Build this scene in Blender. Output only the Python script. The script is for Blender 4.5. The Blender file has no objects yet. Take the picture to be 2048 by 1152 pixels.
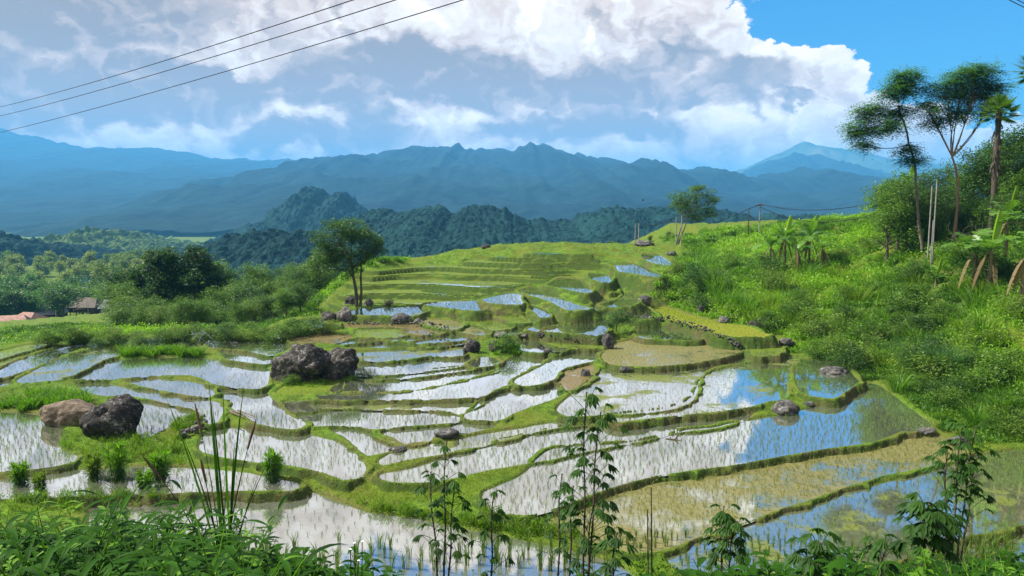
import bpy, bmesh, math, random
import numpy as np
from mathutils import Vector, Matrix
from mathutils.geometry import tessellate_polygon
R = math.radians
random.seed(7); rng = np.random.default_rng(7)
SC = bpy.context.scene
COL = SC.collection

# ------------------------------------------------------------------ camera
F, HV = 1479.0, 410.0                      # focal length and eye-level row on the 2048-wide photograph
PITCH = math.atan((576 - HV) / F)
cam_d = bpy.data.cameras.new('camera'); cam = bpy.data.objects.new('camera', cam_d); COL.objects.link(cam)
cam_d.sensor_width = 36; cam_d.lens = F / 2048 * 36
cam_d.clip_start = 0.1; cam_d.clip_end = 40000
cam.location = (0, 0, 0); cam.rotation_euler = (math.pi / 2 - PITCH, 0, 0)
SC.camera = cam

# ------------------------------------------------------------------ node helper
class V:
    def __init__(s, nt, sock): s.nt, s.s = nt, sock
    def _m(s, op, *a, clamp=False):
        n = s.nt.nodes.new('ShaderNodeMath'); n.operation = op; n.use_clamp = clamp
        for i, v in enumerate((s,) + a):
            if isinstance(v, V): s.nt.links.new(v.s, n.inputs[i])
            else: n.inputs[i].default_value = v
        return V(s.nt, n.outputs[0])
    def __add__(s, o): return s._m('ADD', o)
    def __radd__(s, o): return s._m('ADD', o)
    def __sub__(s, o): return s._m('SUBTRACT', o)
    def __rsub__(s, o): return (s * -1) + o
    def __mul__(s, o): return s._m('MULTIPLY', o)
    def __rmul__(s, o): return s._m('MULTIPLY', o)
    def __truediv__(s, o): return s._m('DIVIDE', o)
    def pow(s, o): return s._m('POWER', o)
    def max(s, o): return s._m('MAXIMUM', o)
    def min(s, o): return s._m('MINIMUM', o)
    def smax(s, o, k): return s._m('SMOOTH_MAX', o, k)
    def clamp(s): return s._m('ADD', 0.0, clamp=True)
    def ss(s, a, b):
        n = s.nt.nodes.new('ShaderNodeMapRange'); n.interpolation_type = 'SMOOTHSTEP'
        s.nt.links.new(s.s, n.inputs[0]); n.inputs[1].default_value = a; n.inputs[2].default_value = b
        return V(s.nt, n.outputs[0])
def node(nt, typ, **kw):
    n = nt.nodes.new(typ)
    for k, v in kw.items(): setattr(n, k, v)
    return n
def setin(nt, n, key, v):
    if isinstance(v, V): nt.links.new(v.s, n.inputs[key])
    elif hasattr(v, 'is_output'): nt.links.new(v, n.inputs[key])
    else: n.inputs[key].default_value = v
def mixc(nt, f, a, b, mode='MIX'):
    n = node(nt, 'ShaderNodeMix', data_type='RGBA', blend_type=mode)
    for i, v in ((0, f), (6, a), (7, b)):
        if isinstance(v, (tuple, list)): v = tuple(v) + (1,) if len(v) == 3 else v
        setin(nt, n, i, v)
    return n.outputs[2]
def noise(nt, vec, scale, detail=3, rough=0.5, dist=0.0, typ='FBM'):
    n = node(nt, 'ShaderNodeTexNoise', noise_type=typ)
    if vec is not None: nt.links.new(vec, n.inputs['Vector'])
    n.inputs['Scale'].default_value = scale; n.inputs['Detail'].default_value = detail
    n.inputs['Roughness'].default_value = rough; n.inputs['Distortion'].default_value = dist
    return V(nt, n.outputs['Fac'])

# ------------------------------------------------------------------ world: Nishita sky with procedural clouds
SUN_EL, SUN_AZ = 47.0, -84.0              # azimuth clockwise from +Y (camera looks along +Y)
world = bpy.data.worlds.new('World'); SC.world = world; world.use_nodes = True
def build_world():
    nt = world.node_tree; nt.nodes.clear()
    out = node(nt, 'ShaderNodeOutputWorld'); bg = node(nt, 'ShaderNodeBackground'); bg2 = node(nt, 'ShaderNodeBackground')
    sky = node(nt, 'ShaderNodeTexSky', sky_type='NISHITA'); sky.sun_disc = False
    sky.sun_elevation = R(SUN_EL); sky.sun_rotation = R(SUN_AZ); sky.air_density = 1.6; sky.dust_density = 0.3; sky.ozone_density = 3.0
    nt.links.new(mixc(nt, 1.0, sky.outputs[0], SKYTINT, 'MULTIPLY'), bg.inputs[0]); bg.inputs[1].default_value = 0.13
    tc = node(nt, 'ShaderNodeTexCoord'); sp = node(nt, 'ShaderNodeSeparateXYZ'); nt.links.new(tc.outputs['Generated'], sp.inputs[0])
    dx, dy, dz = (V(nt, sp.outputs[i]) for i in range(3))
    az = dx._m('ARCTAN2', dy) * 10.0                     # tenths of radians: 1 unit = 0.1 rad
    el = dz._m('ARCSINE') * 10.0
    cb = node(nt, 'ShaderNodeCombineXYZ'); setin(nt, cb, 0, az); setin(nt, cb, 1, el)
    P = cb.outputs[0]
    # warp, so that outlines billow
    def warp(vec, sc, amp, det=4, rough=0.55, sy=1.5):
        mp = node(nt, 'ShaderNodeMapping'); mp.inputs['Scale'].default_value = (1, sy, 1); nt.links.new(vec, mp.inputs[0])
        n = node(nt, 'ShaderNodeTexNoise'); nt.links.new(mp.outputs[0], n.inputs[0]); n.inputs['Scale'].default_value = sc
        n.inputs['Detail'].default_value = det; n.inputs['Roughness'].default_value = rough
        a = node(nt, 'ShaderNodeVectorMath', operation='SUBTRACT'); nt.links.new(n.outputs['Color'], a.inputs[0]); a.inputs[1].default_value = (.5, .5, .5)
        b = node(nt, 'ShaderNodeVectorMath', operation='MULTIPLY_ADD'); nt.links.new(a.outputs[0], b.inputs[0]); b.inputs[1].default_value = (amp, amp * .8, 0); nt.links.new(vec, b.inputs[2])
        return b.outputs[0]
    W = warp(P, 0.9, 1.5, 7, 0.6)
    def blob(u, v, ru, rv, vec=None):
        """soft 0..1 hill with centre and radii in the photograph's rows and columns, kept as directions"""
        a = node(nt, 'ShaderNodeVectorMath', operation='SUBTRACT'); nt.links.new(vec or W, a.inputs[0])
        az_ = math.atan((u - 1024) / F) * 10; el_ = math.atan((HV - v) / math.hypot(F, u - 1024)) * 10
        a.inputs[1].default_value = (az_, el_, 0)
        b = node(nt, 'ShaderNodeVectorMath', operation='MULTIPLY'); nt.links.new(a.outputs[0], b.inputs[0]); b.inputs[1].default_value = (F / ru / 10, F / rv / 10, 0)
        c = node(nt, 'ShaderNodeVectorMath', operation='LENGTH'); nt.links.new(b.outputs[0], c.inputs[0])
        return 1.0 - V(nt, c.outputs['Value'])
    def union(lst, vec=None, k=0.12):
        o = None
        for b in lst:
            x = blob(*b, vec=vec); o = x if o is None else o.smax(x, k)
        return o
    # where there is cloud
    cover = union([(250, 60, 620, 190), (320, 190, 560, 100), (760, 170, 420, 130), (1120, 70, 330, 190), (1290, 110, 190, 130), (1010, -120, 560, 200), (300, -150, 700, 260),
                   (1480, 160, 110, 70), (1600, 190, 120, 75), (1500, 250, 330, 75), (560, 270, 330, 60), (860, 250, 170, 60),
                   (150, 260, 300, 60), (1150, 270, 240, 60), (1000, 310, 420, 60), (520, 320, 400, 50), (1350, 330, 300, 50), (1640, 265, 240, 50), (1000, 170, 600, 90), (1900, 300, 200, 40)])
    far = noise(nt, P, 0.22, 5, 0.55)                     # clouds over the rest of the sky
    dist = az._m('ABSOLUTE').ss(6.6, 9.0).max(el.ss(5.0, 8.0))
    cover = cover.smax((far - 0.47) * 3.2 * dist - (1.0 - dist) * 1.0, 0.1)
    # billows: small-scale relief, lit from the upper right
    def billow(vec):
        w = warp(vec, 2.2, 0.35, 3)
        a = noise(nt, w, 1.15, 5, 0.52); b = noise(nt, w, 3.6, 6, 0.56)
        def puff(sc):
            n = node(nt, 'ShaderNodeTexVoronoi', feature='F1'); n.inputs['Scale'].default_value = sc; nt.links.new(w, n.inputs['Vector'])
            d = V(nt, n.outputs['Distance']); return 1.0 - d * d * 1.6
        return a * 0.45 + b * 0.24 + puff(1.9) * 0.15 + puff(4.6) * 0.09
    off = node(nt, 'ShaderNodeVectorMath', operation='ADD'); nt.links.new(W, off.inputs[0]); off.inputs[1].default_value = (0.10, 0.13, 0)
    b0, b1 = billow(W), billow(off.outputs[0])
    relief = (b0 - b1) * 5.0
    dens = cover * 1.6 + (b0 - 0.53) * 1.7
    alpha = dens.ss(0.0, 0.13)
    # grey undersides
    grey = union([(240, 170, 620, 55), (200, 30, 330, 60), (800, 140, 210, 65), (1080, 178, 520, 48), (800, 165, 220, 50), (1420, 180, 170, 42), (1190, 255, 230, 42),
                  (640, 280, 190, 30), (1590, 213, 40, 14), (1000, 262, 70, 22), (760, 240, 50, 40), (1300, 130, 90, 40), (60, 215, 260, 40)], k=0.1)
    bright = union([(1150, 100, 230, 60), (1560, 170, 170, 80), (470, 60, 170, 60), (875, 245, 120, 45), (640, 245, 150, 28), (1500, 245, 190, 38), (1360, 150, 60, 50), (370, 270, 120, 18), (1000, 20, 260, 50)], k=0.1)
    rim = 1.0 - dens.ss(0.0, 0.7)
    light = ((0.60 + relief * 0.40) + bright.ss(-0.2, 0.55) * 0.20 + rim * 0.20 - grey.ss(-0.2, 0.45) * 0.60 + (b0 - 0.53) * 0.7 - dist * 0.1).clamp()
    ramp = node(nt, 'ShaderNodeValToRGB'); setin(nt, ramp, 0, light)
    el_ = ramp.color_ramp.elements
    el_[0].position = 0.0; el_[0].color = (0.29, 0.235, 0.20, 1)
    el_[1].position = 1.0; el_[1].color = (1.0, 0.97, 0.95, 1)
    for p_, c_ in ((0.3, (0.46, 0.385, 0.345, 1)), (0.55, (0.68, 0.60, 0.56, 1)), (0.8, (0.82, 0.83, 0.88, 1))):
        e = el_.new(p_); e.color = c_
    low = 1.0 - el.ss(0.6, 2.2)
    warm = mixc(nt, low * 0.8, (1.17, 1.0, 0.80), (1.17, 0.96, 0.70))
    ccol = mixc(nt, 1.0, ramp.outputs[0], warm, 'MULTIPLY')
    nt.links.new(ccol, bg2.inputs[0])
    setin(nt, bg2, 1, CLOUD + low * CLOUD_LOW)
    ms = node(nt, 'ShaderNodeMixShader'); setin(nt, ms, 0, alpha * el.ss(-0.3, 0.0)); nt.links.new(bg.outputs[0], ms.inputs[1]); nt.links.new(bg2.outputs[0], ms.inputs[2])
    nt.links.new(ms.outputs[0], out.inputs[0])
CLOUD, CLOUD_LOW = 0.80, 0.36
SKYTINT = (0.09, 0.33, 0.62)
build_world()

# ------------------------------------------------------------------ sun and exposure
sd = bpy.data.lights.new('sun', 'SUN'); sun = bpy.data.objects.new('sun', sd); COL.objects.link(sun)
sd.energy = 5.0; sd.angle = R(0.5); sd.color = (1.0, 0.94, 0.81)
_a, _e = R(SUN_AZ), R(SUN_EL)
sun_dir = Vector((math.sin(_a) * math.cos(_e), math.cos(_a) * math.cos(_e), math.sin(_e)))
sun.rotation_euler = sun_dir.to_track_quat('Z', 'Y').to_euler()
SC.view_settings.view_transform = 'Standard'; SC.view_settings.look = 'None'
SC.view_settings.exposure = 0.94; SC.view_settings.gamma = 1
cy = SC.cycles
cy.max_bounces = 6; cy.diffuse_bounces = 2; cy.glossy_bounces = 2; cy.transmission_bounces = 3; cy.volume_bounces = 1
cy.transparent_max_bounces = 6; cy.caustics_reflective = False; cy.caustics_refractive = False; cy.use_denoising = True

# ------------------------------------------------------------------ object helpers
def tag(o, label=None, cat=None, group=None, kind=None):
    for k, v in (('label', label), ('category', cat), ('group', group), ('kind', kind)):
        if v: o[k] = v
    return o
def mesh(name, verts, faces, mat, smooth=False, tint=None, matidx=None):
    """verts Nx3, faces an MxK array (K = 3 or 4) or a list of such arrays"""
    verts = np.asarray(verts, dtype=np.float32).reshape(-1, 3)
    fl = faces if isinstance(faces, (list, tuple)) else [faces]
    fl = [np.asarray(f, dtype=np.int32) for f in fl if len(f)]
    me = bpy.data.meshes.new(name)
    me.vertices.add(len(verts)); me.vertices.foreach_set('co', verts.ravel())
    nl = sum(f.size for f in fl); npol = sum(len(f) for f in fl)
    me.loops.add(nl); me.polygons.add(npol)
    me.loops.foreach_set('vertex_index', np.concatenate([f.ravel() for f in fl]))
    tot = np.concatenate([np.full(len(f), f.shape[1], np.int32) for f in fl])
    st = np.concatenate([[0], np.cumsum(tot)[:-1]]).astype(np.int32)
    me.polygons.foreach_set('loop_start', st); me.polygons.foreach_set('loop_total', tot)
    if smooth: me.polygons.foreach_set('use_smooth', np.ones(npol, bool))
    for m in (mat if isinstance(mat, (list, tuple)) else [mat]): me.materials.append(m)
    if matidx is not None: me.polygons.foreach_set('material_index', np.asarray(matidx, np.int32))
    if tint is not None:
        a = me.attributes.new('tint', 'FLOAT', 'POINT'); a.data.foreach_set('value', np.asarray(tint, np.float32))
    me.update(calc_edges=True)
    return me
def link(name, me, parent=None, loc=None):
    o = bpy.data.objects.new(name, me); COL.objects.link(o)
    if parent is not None: o.parent = parent
    if loc is not None: o.location = loc
    return o
def empty(name, loc, rz=0, scale=1):
    o = bpy.data.objects.new(name, None); COL.objects.link(o); o.location = loc; o.rotation_euler = (0, 0, rz); o.scale = (scale,) * 3
    o.empty_display_size = 0.3
    return o
def copy_tree(o, parent=None):
    c = o.copy(); COL.objects.link(c); c.parent = parent
    for ch in list(o.children): copy_tree(ch, c)
    return c

# a pixel of the photograph as a line of sight -> a world point
cp, sp_ = math.cos(PITCH), math.sin(PITCH)
def ray(u, v):
    dx, dy = (u - 1024) / F, -(v - 576) / F
    return np.array([dx, cp + dy * sp_, -sp_ + dy * cp])
def atz(u, v, z):
    d = ray(u, v); return d * (z / d[2])
def atD(u, v, D):
    d = ray(u, v); return d * (D / d[1])
# ------------------------------------------------------------------ the rice paddies: outline, water level, kind
TILE = dict(A=(0, 600, 2.88), B=(600, 450, 2.88), C=(1200, 550, 2.88), D=(0, 850, 2.926), E=(700, 800, 2.926), G=(1348, 800, 2.926),
            H=(640, 470, 5.0075), I=(1000, 470, 5.0075), J=(500, 650, 5.0075), K=(900, 650, 5.0075))
# kinds: w open water, p water with scum patches, g thick green rice, o ochre young rice, y yellow-green, m muddy
PADDY = [
 ('A', -9.35, 'w', [(-260,690),(-150,640),(0,650),(200,665),(215,700),(270,730),(345,740),(330,790),(300,820),(330,870),(430,910),(270,950),(0,968),(-250,990)]),
 ('D', -9.52, 'w', [(-300,370),(0,330),(90,320),(250,300),(370,275),(500,268),(620,264),(740,252),(1000,257),(1200,262),(1300,272),(1450,290),(1550,315),(1720,345),(1720,362),(1400,362),(1000,378),(700,390),(300,400),(-300,430)]),
 ('A', -9.05, 'w', [(640,552),(800,565),(930,590),(1100,630),(1110,650),(1060,680),(960,720),(860,770),(805,780),(800,700),(760,640),(700,590)]),
 ('A', -8.92, 'w', [(460,472),(560,475),(680,505),(850,530),(1000,550),(1150,570),(1265,600),(1260,640),(1230,700),(1190,690),(1165,640),(1130,615),(1000,590),(880,560),(720,535),(600,540),(540,530),(480,500)]),
 ('A', -8.78, 'w', [(720,455),(850,455),(1000,465),(1130,480),(1200,510),(1210,545),(1130,540),(1000,520),(850,490)]),
 ('A', -8.62, 'w', [(380,445),(520,375),(640,352),(850,338),(1100,333),(1200,345),(1330,370),(1530,395),(1520,480),(1480,500),(1400,495),(1250,475),(1180,440),(1100,422),(900,422),(700,440),(560,445)]),
 ('A', -8.98, 'w', [(1250,500),(1340,505),(1390,500),(1500,508),(1530,560),(1590,610),(1640,670),(1740,712),(1700,728),(1600,720),(1500,700),(1420,650),(1330,600),(1280,560)]),
 ('A', -9.12, 'w', [(1240,740),(1500,745),(1640,745),(1760,778),(1900,813),(1980,853),(2040,900),(2080,960),(2080,985),(2050,1010),(1990,1015),(1950,1000),(1850,970),(1700,935),(1500,920),(1300,890),(1170,860),(1180,800)]),
 ('E', -9.1, 'w', [(-100,165),(0,172),(80,190),(200,250),(260,275),(200,290),(110,310),(60,270),(20,230),(-20,200)]),
 ('E', -9.0, 'w', [(170,180),(400,160),(640,140),(780,135),(850,140),(700,180),(640,185),(560,165),(480,190),(450,230),(330,250),(250,225)]),
 ('A', -8.52, 'p', [(120,465),(200,420),(330,350),(500,290),(640,255),(750,235),(900,220),(1050,218),(1150,240),(1170,262),(1000,275),(800,280),(700,305),(560,345),(490,385),(400,425),(300,450),(200,462)]),
 ('A', -8.7, 'w', [(-150,450),(0,410),(80,370),(200,320),(340,280),(450,258),(560,250),(540,265),(400,300),(280,350),(180,385),(100,410),(40,430),(0,436),(-120,470)]),
 ('A', -8.78, 'w', [(-120,480),(0,450),(90,443),(80,470),(30,485),(-100,500)]),
 ('A', -9.05, 'g', [(-160,430),(0,366),(90,330),(180,300),(280,272),(270,266),(160,286),(60,320),(-160,390)]),
 ('A', -9.35, 'g', [(-160,370),(0,330),(90,302),(180,278),(260,256),(160,262),(60,288),(-160,340)]),
 ('A', -8.4, 'w', [(1200,240),(1300,245),(1500,240),(1650,232),(1680,255),(1620,290),(1560,310),(1500,300),(1400,275),(1280,268),(1220,262)]),
 ('A', -8.52, 'w', [(1280,285),(1400,287),(1500,307),(1545,332),(1540,360),(1430,350),(1330,335),(1300,305)]),
 ('A', -8.15, 'w', [(1560,197),(1640,189),(1690,205),(1600,214)]),
 ('A', -8.25, 'w', [(1690,217),(1800,225),(1880,240),(1780,252),(1700,238)]),
 ('B', -7.85, 'w', [(0,560),(50,545),(110,550),(120,570),(215,575),(100,583),(0,580)]),
 # far hill, from the top terrace down
 ('I', -4.21, 'g', [(-50,122),(300,96),(700,96),(1330,120),(1345,205),(1200,215),(900,180),(500,150),(0,138)]),
 ('I', -4.6, 'g', [(-400,158),(-250,140),(0,150),(300,170),(600,200),(850,235),(1040,262),(1000,265),(700,228),(350,197),(0,172)]),
 ('I', -4.61, 'w', [(1050,266),(1250,272),(1400,300),(1480,350),(1600,412),(1500,402),(1300,372),(1220,362),(1200,315),(1110,285)]),
 ('I', -4.22, 'w', [(1450,190),(1560,190),(1650,260),(1720,305),(1550,275),(1470,235)]),
 ('I', -4.3, 'g', [(1720,270),(1900,290),(2000,340),(2200,400),(2150,420),(1900,345),(1740,300)]),
 ('I', -5.15, 'g', [(-700,232),(-600,205),(-400,200),(0,255),(400,300),(650,345),(800,350),(920,380),(930,430),(850,412),(700,372),(540,350),(300,300),(0,272),(-400,242)]),
 ('I', -5.16, 'w', [(925,385),(1020,385),(1080,440),(1060,468),(940,435)]),
 ('I', -5.75, 'g', [(-860,322),(-600,300),(-300,330),(0,370),(300,405),(450,430),(560,465),(520,495),(330,458),(200,428),(0,393),(-300,354),(-600,337)]),
 ('I', -5.85, 'w', [(505,500),(570,468),(640,435),(780,440),(850,485),(880,572),(760,552),(600,517)]),
 ('H', -6.3, 'g', [(950,405),(1300,396),(1600,425),(1750,440),(1700,458),(1400,414),(1100,434),(970,434)]),
 ('H', -5.9, 'y', [(540,275),(700,270),(740,330),(860,360),(850,380),(720,362),(600,322)]),
 ('H', -6.35, 'g', [(400,345),(520,340),(560,370),(700,410),(830,435),(950,440),(940,462),(700,444),(540,409),(420,374)]),
 ('H', -6.6, 'g', [(1200,480),(1450,482),(1650,502),(1600,524),(1450,504),(1230,498)]),
 ('H', -6.85, 'g', [(370,470),(540,490),(750,510),(1000,523),(1250,536),(1480,568),(1540,602),(1400,592),(1200,556),(1000,544),(700,531),(520,509),(380,489)]),
 ('H', -6.85, 'g', [(1560,550),(1750,600),(1990,535),(2003,550),(1800,612),(1650,642),(1560,622)]),
 ('H', -7.1, 'g', [(190,545),(380,590),(600,598),(900,610),(1200,638),(1450,640),(1700,630),(1900,590),(1990,565),(2010,572),(1800,632),(1600,658),(1300,674),(1200,664),(900,636),(600,616),(380,611)]),
 ('H', -7.3, 'w', [(1080,690),(1350,668),(1620,652),(1605,748),(1400,728),(1200,708)]),
 ('I', -7.05, 'w', [(-140,640),(0,610),(120,582),(175,592),(165,640),(190,684),(60,682),(-100,668)]),
 ('H', -7.45, 'p', [(350,755),(420,735),(530,740),(600,735),(850,728),(1060,712),(1060,752),(950,790),(850,794),(340,784)]),
 ('H', -7.75, 'g', [(1000,770),(1300,790),(1600,825),(1920,855),(1900,920),(1750,945),(1680,890),(1400,848),(1250,805),(950,790)]),
 ('H', -7.9, 'o', [(1030,850),(1200,858),(1400,862),(1380,922),(1300,935),(1100,892)]),
 ('H', -8.0, 'o', [(1400,930),(1600,900),(1700,950),(1620,992),(1450,962)]),
 ('H', -7.85, 'm', [(0,895),(600,900),(900,900),(1050,902),(1250,962),(1000,990),(880,960),(860,922),(700,908),(300,912)]),
 ('H', -7.95, 'g', [(400,950),(560,925),(750,930),(860,965),(830,1000),(600,1012),(400,1007)]),
 ('H', -8.1, 'm', [(-300,1020),(0,1000),(200,1010),(340,990),(300,1022),(150,1070),(0,1062),(-250,1060)]),
 ('H', -8.05, 'w', [(170,1085),(350,1020),(450,1017),(700,1022),(600,1042),(400,1062),(250,1077)]),
 ('H', -8.0, 'w', [(680,1040),(780,1030),(900,990),(1050,970),(1140,1000),(1100,1017),(900,1047)]),
 ('H', -8.05, 'w', [(900,1057),(1100,1040),(1300,990),(1400,970),(1550,1000),(1570,1012),(1400,1042),(1150,1062),(970,1072)]),
 ('H', -8.1, 'w', [(980,1080),(1150,1070),(1400,1052),(1500,1052),(1400,1077),(1200,1097),(1080,1100)]),
 ('H', -8.15, 'w', [(200,1092),(400,1082),(700,1072),(900,1077),(1000,1100),(800,1107),(550,1112),(300,1112)]),
 ('J', -8.25, 'p', [(930,300),(1050,280),(1300,265),(1700,245),(2003,225),(2130,205),(2140,285),(2003,297),(1800,290),(1500,330),(1300,345),(1080,335)]),
 ('J', -8.4, 'w', [(1090,362),(1300,355),(1500,350),(1800,318),(2003,325),(2183,335),(2220,352),(2150,390),(2003,412),(1700,450),(1400,480),(1050,495)]),
 ('K', -8.4, 'w', [(240,385),(340,322),(400,327),(460,370),(400,390),(240,405)]),
 ('J', -8.52, 'w', [(1100,512),(1400,497),(1700,472),(2003,445),(2250,415),(2400,397),(2003,460),(1500,519),(1100,524)]),
 ('J', -8.6, 'w', [(840,665),(980,562),(1300,562),(1500,552),(2003,490),(2200,462),(2460,445),(2430,458),(2303,492),(2103,542),(2003,562),(1700,620),(1500,650),(1200,665)]),
 ('K', -8.7, 'w', [(0,607),(150,570),(350,525),(500,470),(580,395),(700,303),(800,288),(900,313),(980,340),(880,390),(760,450),(670,510),(630,568),(500,600),(390,645),(330,690),(150,705),(0,712),(-500,722),(-800,722),(-1150,722),(-1300,714),(-1150,702),(-500,692),(-150,645)]),
 ('K', -8.15, 'w', [(600,130),(700,110),(860,130),(930,180),(1100,210),(1300,215),(1150,230),(1070,268),(980,240),(900,258),(750,245),(680,200)]),
 ('I', -7.6, 'w', [(470,950),(1030,822),(1025,992),(700,964),(520,954)]),
 ('K', -8.15, 'g', [(930,150),(1100,172),(1300,187),(1515,197),(1515,214),(1300,213),(1100,206)]),
 ('I', -7.9, 'w', [(80,970),(150,910),(230,882),(380,882),(470,872),(380,892),(250,932),(120,985)]),
 ('I', -7.8, 'w', [(300,940),(450,907),(700,852),(830,822),(860,812),(800,852),(600,892),(380,945)]),
 ('I', -7.55, 'w', [(540,787),(650,758),(850,758),(860,770),(830,800),(650,805)]),
 ('I', -7.5, 'w', [(880,830),(900,782),(1050,742),(1150,762),(1080,790),(960,820)]),
 ('I', -7.2, 'p', [(1040,702),(1130,672),(1240,642),(1290,582),(1340,562),(1470,577),(1450,600),(1370,650),(1290,700),(1180,710)]),
 ('I', -7.3, 'w', [(920,740),(980,690),(950,620),(980,620),(1050,650),(1130,665),(1040,690),(1040,730)]),
 ('I', -7.45, 'w', [(1120,800),(1150,765),(1280,720),(1290,760),(1200,800)]),
 ('I', -7.4, 'w', [(1270,820),(1350,770),(1370,720),(1400,690),(1470,750),(1540,820),(1400,825)]),
 ('I', -6.8, 'p', [(230,560),(350,525),(480,530),(500,570),(600,640),(700,690),(830,720),(860,735),(700,742),(640,714),(550,664),(400,614),(260,584)]),
 ('I', -7.6, 'w', [(300,705),(400,740),(470,790),(440,820),(380,762)]),
 ('I', -7.5, 'g', [(-180,745),(0,770),(150,820),(250,850),(400,840),(430,815),(380,850),(200,872),(0,805),(-100,775)]),
 ('I', -6.2, 'g', [(1080,470),(1200,490),(1400,540),(1450,560),(1330,568),(1270,600),(1220,552),(1050,480)]),
 ('J', -8.8, 'p', [(340,770),(700,762),(1100,775),(1500,795),(1850,785),(2003,770),(2300,745),(2260,800),(2120,862),(2050,848),(1900,828),(1500,818),(1200,818),(900,806),(700,816),(600,846),(430,850)]),
 ('J', -8.9, 'w', [(430,872),(650,864),(900,859),(1500,864),(1800,869),(2003,903),(2083,936),(2003,955),(1700,970),(1500,990),(1250,1020),(1100,992),(900,980),(600,985),(500,940)]),
 ('K', -8.8, 'w', [(170,915),(300,830),(400,692),(550,652),(750,607),(850,597),(1070,592),(1090,630),(1150,655),(1000,730),(780,800),(600,868),(480,930),(300,925)]),
 ('K', -8.5, 'w', [(690,580),(700,545),(870,462),(1000,392),(1100,315),(1150,277),(1300,255),(1510,245),(1480,290),(1400,350),(1250,383),(1120,418),(1040,468),(1010,530),(850,580)]),
 ('K', -8.6, 'm', [(1060,550),(1050,500),(1100,455),(1250,410),(1390,405),(1410,440),(1380,540),(1200,640),(1170,610),(1150,570)]),
 ('J', -8.62, 'g', [(400,600),(700,590),(900,560),(850,640),(780,665),(300,672),(330,650)]),
 ('C', -8.8, 'p', [(12,552),(100,540),(400,535),(560,515),(700,495),(820,465),(870,472),(860,490),(700,510),(620,530),(575,562),(545,620),(525,690),(495,728),(400,762),(300,775),(150,785),(0,790),(-180,800),(-230,775),(-128,680),(-28,615)]),
 ('C', -8.92, 'p', [(600,612),(650,565),(760,535),(900,507),(1060,475),(1180,472),(1120,502),(1065,570),(1050,640),(1050,700),(960,713),(850,747),(700,768),(500,788),(250,813),(100,828),(60,818),(200,800),(400,778),(520,738),(570,702)]),
 ('C', -8.78, 'w', [(1148,540),(1190,493),(1280,481),(1370,493),(1400,530),(1440,590),(1470,610),(1380,668),(1330,697),(1200,678),(1168,640),(1153,590)]),
 ('E', -9.0, 'p', [(180,365),(250,320),(340,287),(600,242),(800,202),(1040,167),(1100,152),(1240,132),(1300,105),(1700,75),(1900,45),(1900,60),(1700,100),(1500,125),(1240,142),(1000,188),(800,243),(600,288),(350,328)]),
 ('E', -9.08, 'w', [(190,442),(400,402),(600,332),(800,287),(1000,222),(1250,167),(1500,157),(1800,132),(2048,104),(2328,55),(2328,95),(2250,118),(2130,148),(1990,165),(1860,184),(1780,210),(1664,232),(1500,260),(1300,302),(1100,342),(800,392),(600,438),(400,462),(250,458)]),
 ('C', -9.18, 'w', [(-270,1010),(-120,995),(100,985),(300,955),(420,930),(520,898),(670,888),(900,835),(1050,815),(1170,785),(1400,722),(1520,622),(1580,627),(1680,700),(1780,780),(1880,850),(1880,885),(1715,885),(1680,900),(1560,948),(1400,968),(1200,998),(1000,1033),(750,1078),(500,1108),(300,1138),(100,1190),(-60,1240),(-160,1280),(-300,1330),(-420,1360),(-600,1340),(-650,1290),(-640,1250),(-430,1165)]),
 ('G', -9.3, 'o', [(-880,590),(-800,560),(-700,545),(-560,470),(-460,432),(-200,462)][:0] + [(-830,590),(-700,560),(-500,470),(-460,440),(-200,462),(0,442),(300,412),(700,342),(1000,287),(1300,232),(1450,207),(1560,220),(1700,300),(1620,340),(1400,388),(1200,428),(1000,488),(800,558),(600,618),(450,678),(300,728),(100,788),(0,828),(-70,850),(-240,870),(-440,810),(-640,740),(-760,680)]),
 ('G', -9.46, 'p', [(-20,930),(100,852),(300,765),(480,706),(700,646),(900,586),(1100,526),(1400,456),(1600,405),(1800,335),(2048,295),(2300,290),(2300,690),(2048,700),(1900,740),(1700,770),(1500,850),(1350,900),(1000,960),(700,985),(300,985),(50,975)]),
 ('G', -9.58, 'p', [(1450,905),(1700,800),(1900,770),(2300,730),(2300,1150),(1300,1150),(1350,960)]),
 ('E', -9.72, 'w', [(-1500,540),(-1180,515),(-980,478),(-850,462),(-700,470),(-560,490),(-350,500),(-100,600),(100,672),(400,705),(620,765),(850,795),(1000,835),(1200,875),(1400,925),(1560,975),(1640,1040),(1500,1120),(900,1150),(200,1150),(-100,1110),(-400,1010),(-1000,900),(-1500,800)]),
 ('C', -8.5, 'o', [(30,470),(80,402),(200,377),(400,372),(600,377),(730,397),(800,420),(790,440),(680,470),(500,500),(300,515),(100,510),(50,495)]),
 ('C', -8.2, 'w', [(230,312),(300,302),(450,312),(570,350),(560,366),(350,360),(240,354)]),
 ('C', -7.8, 'y', [(250,165),(400,200),(550,250),(700,280),(850,300),(900,330),(960,345),(800,345),(700,337),(600,302),(500,270),(330,240)]),
 ('C', -8.5, 'g', [(840,365),(1000,352),(1050,400),(1000,450),(900,460),(860,400)]),
]
def chaikin(p, n=2):
    p = np.asarray(p, float)
    for _ in range(n):
        q = np.roll(p, -1, 0); p = np.stack([p * .75 + q * .25, p * .25 + q * .75], 1).reshape(-1, 2)
    return p
class Pad: pass
pads = []
VROW = [480, 490, 500, 520, 540, 560, 580, 600, 620, 640, 660, 690, 720, 750, 800, 850, 900, 950, 1000, 1080, 1150]
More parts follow.
